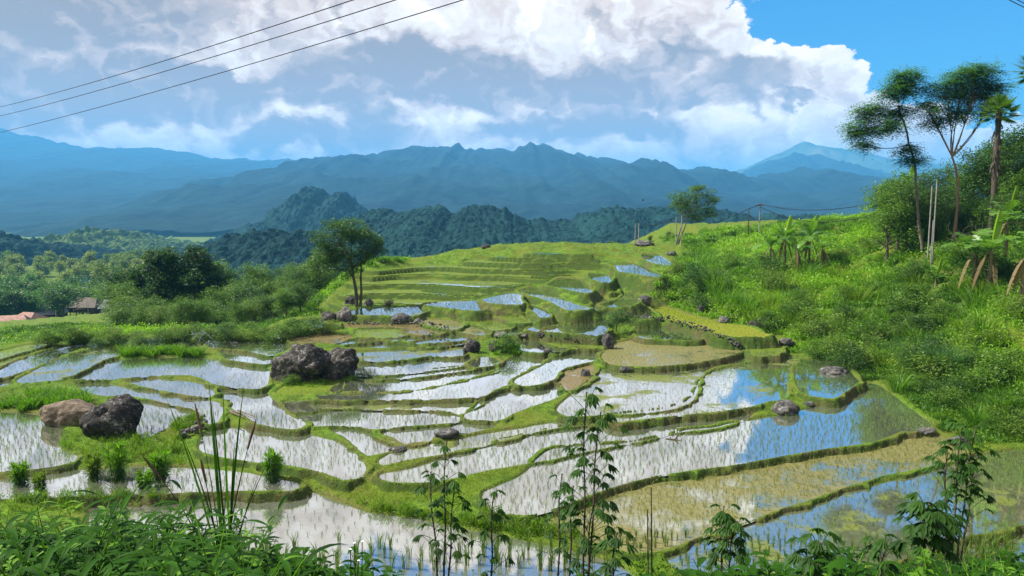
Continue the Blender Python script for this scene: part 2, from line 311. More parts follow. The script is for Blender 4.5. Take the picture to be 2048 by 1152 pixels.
ZROW = [-4.3, -4.62, -4.95, -5.68, -6.3, -6.84, -7.28, -7.63, -7.93, -8.2, -8.44, -8.67, -8.85, -8.96, -9.09, -9.19, -9.28, -9.38, -9.46, -9.58, -9.66]
STEP = {-4.21: -.15, -4.22: .15, -4.61: .3, -5.16: .22, -6.2: .2, -5.85: .12, -5.75: .05, -7.3: .12, -7.05: .2, -6.8: .2, -7.2: .12, -7.6: .2, -7.75: -.08, -7.8: .12, -9.72: -.06, -8.15: -.05}
def grow(p, d):
    t = np.roll(p, -1, 0) - np.roll(p, 1, 0); nr = np.stack([t[:, 1], -t[:, 0]], 1); nr /= np.linalg.norm(nr, axis=1)[:, None] + 1e-9
    if 0.5 * np.sum(p[:, 0] * np.roll(p[:, 1], -1) - np.roll(p[:, 0], -1) * p[:, 1]) < 0: nr = -nr
    return p + nr * d
def forward(p, z, vmax):
    """the near rim hides a strip of water behind it: carry the near shore under that rim"""
    g = grow(p, 1.0) - p; c = p / np.linalg.norm(p, axis=1)[:, None]; f = np.clip(-(g * c).sum(1), 0, 1)
    return p - c * (f * np.linalg.norm(p, axis=1) / -z * 0.10)[:, None]
for t_, z_, k_, pts_ in PADDY:
    ox, oy, s_ = TILE[t_]; q = Pad(); q.kind = k_
    px = np.array([(ox + x / s_, oy + y / s_) for x, y in pts_]); cl = px[(px[:, 0] > -60) & (px[:, 0] < 2100)]
    v_ = (cl[:, 1].min() + cl[:, 1].max()) / 2
    q.z = float(np.interp(v_, VROW, ZROW)) + STEP.get(z_, 0)
    w_ = np.array([atz(u, v, q.z)[:2] for u, v in px])
    w_ = np.stack([w_, (w_ + np.roll(w_, -1, 0)) / 2], 1).reshape(-1, 2)
    q.poly = chaikin(w_); q.poly = forward(grow(q.poly, min(0.0055 * q.poly.mean(0)[1], 0.34)), q.z, px[:, 1].max()); q.lo, q.hi = q.poly.min(0), q.poly.max(0)
    pads.append(q)

HV_ = lambda v: float(np.interp(v, VROW, ZROW))
HILL = chaikin(np.array([atz(u, v, HV_(v))[:2] for u, v in [(628,628),(655,575),(712,540),(800,517),(900,504),(985,497),(1100,502),(1200,512),(1265,518),(1300,530),(1330,560),(1310,590),(1240,600),(1160,600),(1090,632),(1000,640),(930,655),(850,640),(760,622),(700,622)]]))
allpads = pads                                                    # the thin treads of the far hill shape it as contours instead of flat paddies
pads = [q for q in pads if not (q.kind == 'g' and q.z < -5.05 and q.z > -7.72 and 68 < q.poly[:, 1].mean() or q.kind in 'gy' and q.poly[:, 1].mean() > 60 and q.z > -7.72 and q.z < -5.05)]
TH = 0.40
_vz = [(F * -z / (v - HV), z) for v, z in zip(VROW, ZROW)][::-1]
def hill_z(P):
    y = P[:, 1] + 0.40 * (P[:, 0] + 1.5) + fbm(P[:, 0] * .055, P[:, 1] * .055, 3) * 10.0
    d = base_z(P); s_ = -sdist(P, HILL); k = sstep(s_, .5, 4.0)
    return d * (1 - k) + np.interp(y, [a for a, _ in _vz], [b for _, b in _vz]) * k, s_
def terraces(b):
    q = b / TH; f = q - np.floor(q); return (np.floor(q) + sstep(f, .925, 1.0)) * TH + .05 * (1 - sstep(f, 0, .10)), f
def sdist(P, poly):
    """signed distance of points to a polygon, positive outside"""
    a = poly; b = np.roll(poly, -1, 0); out = np.full(len(P), 1e9); ins = np.zeros(len(P), bool)
    for (x0, y0), (x1, y1) in zip(a, b):
        ex, ey = x1 - x0, y1 - y0; L = ex * ex + ey * ey + 1e-12
        px, py = P[:, 0] - x0, P[:, 1] - y0
        t = np.clip((px * ex + py * ey) / L, 0, 1)
        d = (px - t * ex) ** 2 + (py - t * ey) ** 2
        np.minimum(out, d, out=out)
        c = ((y0 > P[:, 1]) != (y1 > P[:, 1]))
        xi = x0 + ex * (P[:, 1] - y0) / (ey if abs(ey) > 1e-12 else 1e-12)
        ins ^= c & (P[:, 0] < xi)
    out = np.sqrt(out); out[ins] *= -1
    return out

# heights away from the paddies: (column, row, distance)
CTRL = [(1310,600,60),(1330,572,58),(1400,602,55),(1480,628,51),(1560,662,48),(1650,700,43),(1740,742,39),(1800,792,35.5),(1870,848,31.5),(1960,852,30),(2040,872,28),
 (1400,552,62),(1500,585,56),(1600,620,52),(1700,675,46),(1800,715,41.5),(1900,770,35.5),(2040,800,31),(1450,535,68),
 (1560,545,60),(1700,560,58),(1800,600,50),(1900,620,45),(2040,650,37),
 (1420,515,78),(1500,495,77),(1600,474,76),(1620,450,82),(1700,446,80),(1780,440,74),(1780,460,68),(1850,488,56),(1950,500,49),(2040,520,43),
 (1380,488,92),(1480,470,88),(1330,492,96),(1340,485,108),(1480,470,100),(1620,450,92),(1700,446,92),
 (2040,400,68),(1920,420,74),(2200,350,64),(2200,500,44),(2200,700,32),(2200,880,24),(2400,520,34),(2400,800,24),(2600,700,20),
 (680,562,68),(650,600,62),(610,640,56),(560,658,54),(500,667,54),(400,670,56),(300,672,57),(240,676,58),(120,688,57),(0,704,50),(-200,735,44),(-500,800,40),
 
 (150,660,86),(0,672,82),(180,640,110),(60,655,120),(250,625,150),(-200,660,110),(-100,650,190),(100,640,190),(300,615,200),(-400,640,190),(-500,740,60)]
FREE = [(0,1.0,-1.62),(-25,1.0,-1.6),(25,1.0,-1.62),(0,-3,-1.6),(6,-3,-1.6),(-6,-3,-1.6)]
ctrl = [atD(u, v, D) for u, v, D in CTRL] + [np.array([math.tan(R(a)) * y if y > 0 else a, y, z]) for a, y, z in FREE]
for a in (-50, -38, -25, -12, 0, 12, 25, 38, 50):                      # the bank that falls from the camera to the nearest paddy
    for y, z in ((2.5, -2.2), (5, -3.2), (8, -4.6), (12, -6.6), (16, -8.7)):
        lift = 0.35 if a < -14 and y < 13 else (0.2 if a > 20 and y < 13 else -0.35)
        ctrl.append(np.array([math.tan(R(a)) * y, y, z + lift]))
for a in range(-54, 56, 6):                                           # hidden ground behind the hill, then the valley floor
    x = math.tan(R(a))
    for y, z in ((255, -32), (420, -32)): ctrl.append(np.array([x * y, y, z]))
    if a >= -10:
        ctrl.append(np.array([x * 175, 175, -24 if a < 12 else -14]))
        if a < 12: ctrl.append(np.array([x * 120, 120, -8.5])); ctrl.append(np.array([x * 145, 145, -16]))
        else: ctrl.append(np.array([x * 125, 125, -3]))
for u, D, z in ((300, 66, -13), (420, 64, -12.6), (520, 64, -12), (590, 68, -11.5), (300, 80, -15.5), (450, 80, -15), (560, 80, -14), (640, 84, -11.5), (450, 92, -17), (600, 95, -14), (740, 100, -9), (840, 106, -8), (500, 150, -24), (350, 110, -17)): ctrl.append(np.array([(u - 1024) / F * D, D, z]))
ctrl = np.array(ctrl)
near = []
for q in allpads:
    seg = q.poly[::4]; keep = [seg[0]]
    for p in seg:
        if np.hypot(*(p - keep[-1])) > 2.5: keep.append(p)
    for p in keep: near.append((p[0], p[1], q.z + 0.1))
ctrl = np.vstack([ctrl, np.array(near)])
key = np.round(ctrl[:, :2] / 0.4).astype(int); _, ui = np.unique(key, axis=0, return_index=True); ctrl = ctrl[ui]
def _k(A, B): return np.sqrt(((A[:, None] - B[None]) ** 2).sum(-1))
n_ = len(ctrl); M_ = np.zeros((n_ + 1, n_ + 1)); M_[:n_, :n_] = _k(ctrl[:, :2], ctrl[:, :2]) - 0.25 * np.eye(n_); M_[:n_, n_] = 1; M_[n_, :n_] = 1
rw = np.linalg.solve(M_, np.append(ctrl[:, 2], 0))
GA = np.linspace(-62, 62, 320); GR = np.exp(np.linspace(math.log(0.8), math.log(520), 300))
ga, gr = np.meshgrid(np.radians(GA), GR); gp = np.stack([np.sin(ga).ravel() * gr.ravel(), np.cos(ga).ravel() * gr.ravel()], 1)
GZ = np.concatenate([_k(c, ctrl[:, :2]) @ rw[:-1] + rw[-1] for c in np.array_split(gp, 60)]).reshape(gr.shape)
def base_z(P):
    r = np.clip(np.hypot(P[:, 0], P[:, 1]), 0.81, 515); a = np.degrees(np.arctan2(P[:, 0], P[:, 1]))
    fi = np.clip((a - GA[0]) / (GA[1] - GA[0]), 0, len(GA) - 1.001); fj = np.clip(np.log(r / 0.8) / math.log(520 / 0.8) * (len(GR) - 1), 0, len(GR) - 1.001)
    i, j = fi.astype(int), fj.astype(int); u, v = fi - i, fj - j
    return (GZ[j, i] * (1 - u) * (1 - v) + GZ[j, i + 1] * u * (1 - v) + GZ[j + 1, i] * (1 - u) * v + GZ[j + 1, i + 1] * u * v)

# value noise on world coordinates
_perm = rng.random((256, 256))
def vnoise(x, y):
    xi, yi = np.floor(x).astype(int), np.floor(y).astype(int); fx, fy = x - xi, y - yi
    fx = fx * fx * (3 - 2 * fx); fy = fy * fy * (3 - 2 * fy)
    g = lambda a, b: _perm[a & 255, b & 255]
    return (g(xi, yi) * (1 - fx) * (1 - fy) + g(xi + 1, yi) * fx * (1 - fy) + g(xi, yi + 1) * (1 - fx) * fy + g(xi + 1, yi + 1) * fx * fy) - 0.5
def fbm(x, y, o=4, g=0.5):
    s, a = 0, 1.0
    for k in range(o): s = s + a * vnoise(x * 2 ** k + 17.3 * k, y * 2 ** k - 9.1 * k); a *= g
    return s
def sstep(x, a, b):
    t = np.clip((x - a) / (b - a), 0, 1); return t * t * (3 - 2 * t)
def terrain(P):
    """height, distance to the nearest paddy (negative inside), paddy index of the nearest"""
    P = np.asarray(P, float); n = len(P)
    num = np.zeros(n); den = np.zeros(n); dm = np.full(n, 9.0); idx = np.full(n, -1); zin = np.full(n, -1e9)
    zmax = np.full(n, -1e9)
    Mg = 3.0; lipn = fbm(P[:, 0] * 1.3, P[:, 1] * 1.3, 3); emb = np.full(n, -1e9); num2 = np.zeros(n); den2 = np.zeros(n)
    for k, q in enumerate(pads):
        m = np.where((P[:, 0] > q.lo[0] - Mg) & (P[:, 0] < q.hi[0] + Mg) & (P[:, 1] > q.lo[1] - Mg) & (P[:, 1] < q.hi[1] + Mg))[0]
        if not len(m): continue
        d = sdist(P[m], q.poly)
        w = 1 / np.maximum(d, 0.03) ** 2 * sstep(-d, -Mg, -Mg * .5); num[m] += w * q.z; den[m] += w; w = w * math.exp(-12 * (q.z + 7)); num2[m] += w * q.z; den2[m] += w
        ins = d <= 0; mi = m[ins]
        up = q.z > zin[mi]; mi = mi[up]; di = d[ins][up]
        zin[mi] = q.z; 
        out = ~ins & (d < dm[m]) & (zin[m] < -1e8)
        idx[m[out]] = k; dm[m[out]] = d[out]
        idx[mi] = k; dm[mi] = np.maximum(di, -5)
        # the bank this paddy stands on: a grassed lip, then a steep face
        o_ = d > 0; e_ = q.z + 0.08 * sstep(d[o_], 0.0, 0.15) + lipn[m[o_]] * 0.04 - np.maximum(0, d[o_] - 0.20 + lipn[m[o_]] * 0.4) * np.where(P[m[o_], 1] > 50, 1.0, 1.8)
        emb[m[o_]] = np.maximum(emb[m[o_]], e_)
        near_ = m[d < 0.6]; zmax[near_] = np.maximum(zmax[near_], q.z)
    b = base_z(P)
    rr = np.hypot(P[:, 0], P[:, 1])
    nz = fbm(P[:, 0] * .45, P[:, 1] * .45, 4) * 0.5 * sstep(dm, 0.5, 4) + fbm(P[:, 0] * 2.2, P[:, 1] * 2.2, 3) * 0.10 * sstep(dm, 0.1, 1.2)
    b = b + nz * sstep(rr, 1, 3) + np.where(rr > 120, fbm(P[:, 0] * .03, P[:, 1] * .03, 3) * 3 * sstep(rr, 120, 300), 0)
    kb = sstep(P[:, 1], 48, 56) * .45 + .15; gap = np.where(den > 0, kb * num / np.maximum(den, 1e-9) + (1 - kb) * num2 / np.maximum(den2, 1e-12), b)
    bund = 0.08 * sstep(dm, 0.0, 0.15) + fbm(P[:, 0] * 1.7, P[:, 1] * 1.7, 3) * 0.07 * sstep(dm, 0.05, 0.3)
    gz = gap + bund
    t = sstep(dm, 0.9, 2.8)
    hm = np.where((P[:, 1] > 52) & (P[:, 1] < 100))[0]
    if len(hm):
        wob, s_ = hill_z(P[hm]); k_ = sstep(s_, -.5, 1.2)
        tz, _ = terraces(wob); tz = tz + fbm(P[hm, 0] * 1.5, P[hm, 1] * 1.5, 3) * .05; b[hm] = b[hm] * (1 - k_) + tz * k_; t[hm] = np.maximum(t[hm], k_ * sstep(dm[hm], .25, .7))
    gz = np.maximum(gz, emb); under = (zin > -1e8) & (emb > zin + 0.03)
    dm = np.where(under, np.maximum((emb - zin) * 0.5, 0.05), dm)
    b = b - 6.0 * sstep(rr, 260, 420)
    z = np.where(under, emb, 0) + np.where(under, 0, 1) * np.where(zin > -1e8, zin - 0.10 * sstep(-dm, 0, 0.25) - 0.02, gz * (1 - t) + b * t)
    return z, dm, idx
def ground(x, y): return float(terrain(np.array([[x, y]]))[0][0])
def hit(u, v, d0=1.5, d1=400):
    """first point where the line of sight through (u, v) meets the ground"""
    d = ray(u, v)
    for n in (160, 24, 10):
        t = np.exp(np.linspace(math.log(d0), math.log(d1), n)); P = d[None] * t[:, None]; z = terrain(P[:, :2])[0]; k = np.where(P[:, 2] < z)[0]
        if not len(k): return P[-1]
        if k[0] == 0: break
        d0, d1 = t[k[0] - 1], t[k[0]]
    return P[k[0]]
# ------------------------------------------------------------------ materials
def newmat(name):
    m = bpy.data.materials.new(name); m.use_nodes = True; nt = m.node_tree; nt.nodes.clear()
    out = node(nt, 'ShaderNodeOutputMaterial'); return m, nt, out
def principled(nt, out, **kw):
    b = node(nt, 'ShaderNodeBsdfPrincipled')
    for k, v in kw.items():
        k = {'color': 'Base Color', 'rough': 'Roughness', 'ior': 'IOR', 'spec': 'Specular IOR Level', 'normal': 'Normal'}[k]
        if k == 'Base Color' and isinstance(v, tuple): v = v + (1,)
        setin(nt, b, k, v)
    nt.links.new(b.outputs[0], out.inputs[0]); return b
def bump(nt, h, strength, dist, prev=None):
    b = node(nt, 'ShaderNodeBump'); b.inputs['Strength'].default_value = strength; b.inputs['Distance'].default_value = dist
    setin(nt, b, 'Height', h)
    if prev is not None: nt.links.new(prev, b.inputs['Normal'])
    return b.outputs[0]
def wpos(nt): return node(nt, 'ShaderNodeNewGeometry').outputs['Position']

def mat_terrain():
    m, nt, out = newmat('ground_cover'); P = wpos(nt)
    geo = node(nt, 'ShaderNodeNewGeometry'); sp = node(nt, 'ShaderNodeSeparateXYZ'); nt.links.new(geo.outputs['True Normal'], sp.inputs[0])
    at = node(nt, 'ShaderNodeAttribute', attribute_name='tint'); dm = V(nt, at.outputs['Fac'])     # distance to the nearest paddy
    n1, n2, n3 = noise(nt, P, 0.35, 4), noise(nt, P, 2.3, 5, 0.6), noise(nt, P, 11, 4, 0.65)
    g1 = mixc(nt, n2.ss(0.35, 0.65), (0.070, 0.145, 0.008), (0.165, 0.275, 0.014))
    g2 = mixc(nt, n1.ss(0.4, 0.62), g1, (0.15, 0.19, 0.015))
    grass = mixc(nt, n3.ss(0.3, 0.75), mixc(nt, 0.5, g2, (0.02, 0.045, 0.008)), g2)
    soil = mixc(nt, n3.ss(0.35, 0.7), (0.075, 0.055, 0.028), (0.17, 0.125, 0.065))
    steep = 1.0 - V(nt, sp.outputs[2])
    grass = mixc(nt, steep.ss(0.10, 0.34) * 0.85, grass, (0.036, 0.066, 0.010))  # steep faces mixed to a darker green: riser shade put into the colour
    edge = (1.0 - dm.ss(0.08, 0.30))
    s = (steep.ss(0.3, 0.8) * 0.22 + edge * 0.34 + (n2 - 0.5) * 1.5 + (n1 - 0.5) * 1.8 - 0.2 - dm.ss(1.0, 3.0) * 0.45).clamp()
    c = mixc(nt, s, grass, soil)
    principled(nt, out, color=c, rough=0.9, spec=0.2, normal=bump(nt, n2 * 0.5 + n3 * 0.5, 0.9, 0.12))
    return m
def mat_water(kind):
    m, nt, out = newmat('paddy_water_' + kind); P = wpos(nt)
    n1, n2 = noise(nt, P, 0.30, 5, 0.6, 0.6), noise(nt, P, 1.3, 5, 0.62, 0.5)
    n3 = noise(nt, P, 9.0, 4, 0.6)
    base = {'w': (0.16, 0.17, 0.13), 'p': (0.16, 0.17, 0.10), 'g': (0.16, 0.19, 0.045), 'o': (0.155, 0.165, 0.055), 'y': (0.20, 0.22, 0.02), 'm': (0.14, 0.12, 0.055)}[kind]
    scum = {'w': (0.15, 0.16, 0.055), 'p': (0.17, 0.20, 0.045), 'g': (0.16, 0.22, 0.025), 'o': (0.215, 0.20, 0.075), 'y': (0.27, 0.28, 0.03), 'm': (0.20, 0.15, 0.06)}[kind]
    lim = {'w': (0.67, 0.72), 'p': (0.52, 0.60), 'g': (0.30, 0.52), 'o': (0.34, 0.52), 'y': (0.1, 0.3), 'm': (0.36, 0.50)}[kind]
    at = node(nt, 'ShaderNodeAttribute', attribute_name='tint')                               # grows towards the banks, where mud shows
    f = (n1 * 0.6 + n2 * 0.4 + V(nt, at.outputs['Fac']) * 0.10).ss(*lim)
    scumc = mixc(nt, n3.ss(0.3, 0.7), scum, tuple(x * 0.72 for x in scum))
    b = principled(nt, out, color=mixc(nt, f, base, scumc), rough=f * 0.55 + 0.035, ior=1.6)
    setin(nt, b, 'Specular IOR Level', 0.5 - f * 0.42)
    fr = node(nt, 'ShaderNodeFresnel'); fr.inputs['IOR'].default_value = 2.2
    gl = node(nt, 'ShaderNodeBsdfGlossy'); gl.inputs['Roughness'].default_value = 0.03; gl.inputs['Color'].default_value = (0.93, 0.96, 1, 1)
    nrm = bump(nt, noise(nt, P, 4.0, 3), 0.010, 0.05); nt.links.new(nrm, gl.inputs['Normal']); nt.links.new(nrm, b.inputs['Normal'])
    mx = node(nt, 'ShaderNodeMixShader')
    setin(nt, mx, 0, (V(nt, fr.outputs[0]) * 2.1 * (1.0 - f * 0.93)).clamp())
    nt.links.new(b.outputs[0], mx.inputs[1]); nt.links.new(gl.outputs[0], mx.inputs[2]); nt.links.new(mx.outputs[0], out.inputs[0])
    return m
def mat_leaf(name, c0, c1, trans=0.35, rough=0.5, spec=0.35, dark=None):
    """leaf colour runs from c0 to c1 with each leaf's own tint, a touch of it shines through"""
    m, nt, out = newmat(name)
    at = node(nt, 'ShaderNodeAttribute', attribute_name='tint'); oi = node(nt, 'ShaderNodeObjectInfo')
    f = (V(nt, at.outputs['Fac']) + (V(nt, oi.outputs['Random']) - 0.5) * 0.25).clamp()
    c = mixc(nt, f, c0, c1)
    b = node(nt, 'ShaderNodeBsdfPrincipled'); setin(nt, b, 'Base Color', c); b.inputs['Roughness'].default_value = rough; b.inputs['Specular IOR Level'].default_value = spec
    t = node(nt, 'ShaderNodeBsdfTranslucent'); setin(nt, t, 'Color', mixc(nt, 1.0, c, (1.3, 1.35, 0.6), 'MULTIPLY'))
    mx = node(nt, 'ShaderNodeMixShader'); mx.inputs[0].default_value = trans
    nt.links.new(b.outputs[0], mx.inputs[1]); nt.links.new(t.outputs[0], mx.inputs[2]); nt.links.new(mx.outputs[0], out.inputs[0])
    return m
def mat_simple(name, c0, c1, scale=6, rough=0.85, bs=0.5, bd=0.03, stretch=None):
    m, nt, out = newmat(name); tc = node(nt, 'ShaderNodeTexCoord').outputs['Object']
    if stretch:
        mp = node(nt, 'ShaderNodeMapping'); mp.inputs['Scale'].default_value = stretch; nt.links.new(tc, mp.inputs[0]); tc = mp.outputs[0]
    n = noise(nt, tc, scale, 5, 0.6)
    principled(nt, out, color=mixc(nt, n.ss(0.32, 0.68), c0, c1), rough=rough, spec=0.25, normal=bump(nt, n, bs, bd)); return m
def mat_rock(ca=(0.016, 0.0155, 0.015), cb_=(0.088, 0.078, 0.066)):
    m, nt, out = newmat('lichen_rock'); tc = node(nt, 'ShaderNodeTexCoord').outputs['Object']; P = wpos(nt)
    n1, n2, n3 = noise(nt, P, 0.9, 5, 0.6), noise(nt, P, 4.5, 6, 0.7, 0.6), noise(nt, P, 16, 5, 0.7)
    oi = V(nt, node(nt, 'ShaderNodeObjectInfo').outputs['Random'])
    mp = node(nt, 'ShaderNodeMapping'); mp.inputs['Scale'].default_value = (3, 3, 0.7); nt.links.new(P, mp.inputs[0])
    streak = noise(nt, mp.outputs[0], 1.6, 5, 0.65)
    c = mixc(nt, n1.ss(0.35, 0.65), ca, cb_)
    c = mixc(nt, streak.ss(0.5, 0.62) * 0.6, c, (0.028, 0.026, 0.026))
    c = mixc(nt, n2.ss(0.53, 0.60) * n3.ss(0.42, 0.55) * n1.ss(0.3, 0.6), c, (0.42, 0.42, 0.40))
    c = mixc(nt, n3.ss(0.55, 0.65) * 0.55, c, (0.22, 0.20, 0.16))
    principled(nt, out, color=c, rough=0.88, spec=0.25, normal=bump(nt, n2 * 0.6 + n3 * 0.4, 0.9, 0.15)); return m
def mat_forest(name, c0, c1, scale, rock=0.0, rockc=(0.42, 0.38, 0.34), clear=None):
    m, nt, out = newmat(name); P = wpos(nt)
    n1, n2 = noise(nt, P, scale, 6, 0.65), noise(nt, P, scale * 0.12, 4, 0.55)
    vz = node(nt, 'ShaderNodeTexVoronoi'); nt.links.new(P, vz.inputs['Vector']); vz.inputs['Scale'].default_value = scale * 0.9
    f = (V(nt, vz.outputs['Distance']) * -0.9 + 0.75 + (n1 - 0.5) * 1.2).clamp()
    c = mixc(nt, f, c0, c1)
    c = mixc(nt, n2.ss(0.45, 0.65) * 0.5, c, tuple(x * 1.25 for x in c1))
    if rock > 0:
        geo = node(nt, 'ShaderNodeNewGeometry'); spn = node(nt, 'ShaderNodeSeparateXYZ'); nt.links.new(geo.outputs['Normal'], spn.inputs[0])
        st = (1.0 - V(nt, spn.outputs[2])).ss(0.25, 0.6)
        c = mixc(nt, (n2.ss(0.66, 0.70) * st * n1.ss(0.4, 0.6) * rock).clamp(), c, rockc)
    if clear:
        c = mixc(nt, noise(nt, P, scale * 0.05, 3, 0.5).ss(0.58, 0.66) * 0.7, c, clear)
    principled(nt, out, color=c, rough=0.95, spec=0.1, normal=bump(nt, f, 0.7, 2.5)); return m

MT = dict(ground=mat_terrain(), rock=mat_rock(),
  bark=mat_simple('grey_bark', (0.10, 0.085, 0.065), (0.24, 0.20, 0.15), 5, stretch=(4, 4, .6)),
  barkd=mat_simple('dark_bark', (0.045, 0.035, 0.028), (0.12, 0.095, 0.07), 5, stretch=(4, 4, .6)),
  barko=mat_simple('tan_bark', (0.20, 0.13, 0.075), (0.36, 0.24, 0.14), 5, stretch=(4, 4, .6)),
  concrete=mat_simple('concrete', (0.19, 0.18, 0.165), (0.30, 0.29, 0.27), 3),
  wire=mat_simple('black_wire', (0.012, 0.012, 0.014), (0.02, 0.02, 0.022), 3),
  leaf_deep=mat_leaf('deep_green_leaf', (0.016, 0.050, 0.010), (0.055, 0.13, 0.020), 0.35),
  leaf_dark=mat_leaf('dark_leaf', (0.022, 0.066, 0.011), (0.080, 0.18, 0.022), 0.38),
  leaf_mid=mat_leaf('mid_leaf', (0.036, 0.098, 0.010), (0.15, 0.29, 0.022), 0.38),
  leaf_light=mat_leaf('light_leaf', (0.06, 0.13, 0.015), (0.19, 0.30, 0.03), 0.4),
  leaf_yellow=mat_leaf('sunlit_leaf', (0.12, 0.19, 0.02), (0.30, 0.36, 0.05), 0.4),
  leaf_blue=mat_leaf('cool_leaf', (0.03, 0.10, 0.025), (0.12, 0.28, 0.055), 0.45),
  banana=mat_leaf('banana_leaf', (0.07, 0.18, 0.02), (0.20, 0.38, 0.06), 0.45, 0.4, 0.5),
  banana_dry=mat_leaf('dry_banana_leaf', (0.14, 0.10, 0.05), (0.26, 0.20, 0.11), 0.2, 0.8, 0.1),
  grass=mat_leaf('grass_blade', (0.075, 0.165, 0.008), (0.25, 0.38, 0.020), 0.45),
  bankgrass=mat_leaf('bank_grass_blade', (0.045, 0.135, 0.007), (0.18, 0.38, 0.016), 0.45),
  rice=mat_leaf('rice_blade', (0.07, 0.135, 0.02), (0.19, 0.28, 0.04), 0.35),
  ricedark=mat_leaf('far_rice_blade', (0.06, 0.11, 0.02), (0.16, 0.23, 0.04), 0.35),
  riceochre=mat_leaf('pale_rice_blade', (0.12, 0.16, 0.03), (0.27, 0.30, 0.06), 0.35),
  weed=mat_leaf('weed_leaf', (0.005, 0.026, 0.002), (0.040, 0.135, 0.005), 0.45, 0.6, 0.15),  # leaf colours lowered to stand for shade over the foreground
  cassava=mat_leaf('cassava_leaf', (0.010, 0.040, 0.007), (0.045, 0.125, 0.012), 0.4, 0.55, 0.2),  # foreground shade painted into these darker leaf colours too
  flower=mat_simple('white_petal', (0.7, 0.7, 0.68), (0.8, 0.8, 0.78)),
  seed=mat_simple('brown_seed', (0.09, 0.055, 0.03), (0.16, 0.10, 0.05)))

# ------------------------------------------------------------------ the ground sheet
def build_ground():
    na = 1500; A = np.radians(np.linspace(-49, 49, na))
    rr = [1.0]
    while rr[-1] < 13: rr.append(rr[-1] * 1.012)
    while rr[-1] < 118: rr.append(rr[-1] * 1.0037)
    while rr[-1] < 480: rr.append(rr[-1] * 1.012)
    while rr[-1] < 16000: rr.append(rr[-1] * 1.12)
    rr = np.array(rr); nr = len(rr)
    X = np.sin(A)[None] * rr[:, None]; Y = np.cos(A)[None] * rr[:, None]
    P = np.stack([X.ravel(), Y.ravel()], 1)
    Z = np.empty(len(P)); D = np.empty(len(P))
    for c in np.array_split(np.arange(len(P)), 12):
        z, d, _ = terrain(P[c]); Z[c] = z; D[c] = d
    far = np.hypot(P[:, 0], P[:, 1]) > 480
    rf = np.hypot(P[:, 0], P[:, 1])[far]; Z[far] = -38.0 - 22 * sstep(rf, 480, 950)
    i = np.arange(nr * na).reshape(nr, na)
    f = np.stack([i[:-1, :-1], i[:-1, 1:], i[1:, 1:], i[1:, :-1]], -1).reshape(-1, 4)
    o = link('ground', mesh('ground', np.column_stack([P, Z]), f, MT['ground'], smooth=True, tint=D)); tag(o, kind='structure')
    # the ground behind and beside the camera
    s = 60; g = np.linspace(-60, 60, s); xx, yy = np.meshgrid(g, np.linspace(-60, 1.3, 40)); 
    zz = -1.62 - 0.02 * np.maximum(0, np.abs(xx) - 2) * 0 + np.minimum(0, -(yy + 1.3)) * 0
    i = np.arange(xx.size).reshape(xx.shape); f = np.stack([i[:-1, :-1], i[:-1, 1:], i[1:, 1:], i[1:, :-1]], -1).reshape(-1, 4)
    zz = np.where(yy > 0.5, -2.3 - 0.02 * np.abs(xx), -1.7)
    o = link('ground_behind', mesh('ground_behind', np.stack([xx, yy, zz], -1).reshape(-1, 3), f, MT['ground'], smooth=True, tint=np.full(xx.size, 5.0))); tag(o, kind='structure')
build_ground()

# ------------------------------------------------------------------ water in each paddy
WM = {k: mat_water(k) for k in 'wpgoym'}
def build_water():
    for k, q in enumerate(pads):
        p = q.poly; c = p.mean(0)
        t = np.roll(p, -1, 0) - np.roll(p, 1, 0); nrm = np.stack([t[:, 1], -t[:, 0]], 1); nrm /= np.linalg.norm(nrm, axis=1)[:, None] + 1e-9
        area = 0.5 * np.sum(p[:, 0] * np.roll(p[:, 1], -1) - np.roll(p[:, 0], -1) * p[:, 1])
        if area < 0: nrm = -nrm
        outer = p + nrm * 0.10; inner = p - nrm * 0.35
        n = len(p)
        tri = tessellate_polygon([[Vector((x, y, 0)) for x, y in outer]])
        # one ring carries the bank attribute, the middle is flat
        v = np.column_stack([outer, np.full(n, q.z)])
        f = np.array(tri)
        a = v[f[:, 0]]; b = v[f[:, 1]]; cc = v[f[:, 2]]
        s = (b[:, 0] - a[:, 0]) * (cc[:, 1] - a[:, 1]) - (b[:, 1] - a[:, 1]) * (cc[:, 0] - a[:, 0])
        f[s < 0] = f[s < 0][:, ::-1]
        o = link('paddy_water', mesh('paddy_water', v, f, WM[q.kind], tint=np.zeros(n))); tag(o, kind='structure')
build_water()
def build_terrace_water():
    s = .3; xs, ys = np.arange(-42, 32, s), np.arange(50, 98, s); X, Y = np.meshgrid(xs, ys); P = np.stack([X.ravel(), Y.ravel()], 1)
    q, sd = hill_z(P); _, f = terraces(q); lev = np.floor(q / TH); z, d, _ = terrain(P); ok = (sd > 1.5) & (f > .10) & (f < .88) & (d > .5)
    i = np.arange(P.shape[0]).reshape(X.shape); fc = np.stack([i[:-1, :-1], i[:-1, 1:], i[1:, 1:], i[1:, :-1]], -1).reshape(-1, 4)
    good = ok[fc].all(1) & (lev[fc].max(1) == lev[fc].min(1)); fc = fc[good]; u, inv = np.unique(fc, return_inverse=True); fc = inv.reshape(-1, 4)
    V_ = np.column_stack([P[u], lev[u] * TH + .045]); cx = P[u][fc].mean(1); wet = (cx[:, 0] > -3 + fbm(cx[:, 0] * .1, cx[:, 1] * .1, 2) * 10).astype(int)
    tag(link('terrace_water', mesh('terrace_water', V_, fc, [WM['g'], WM['p']], tint=np.zeros(len(V_)), matidx=wet)), kind='structure')
build_terrace_water()
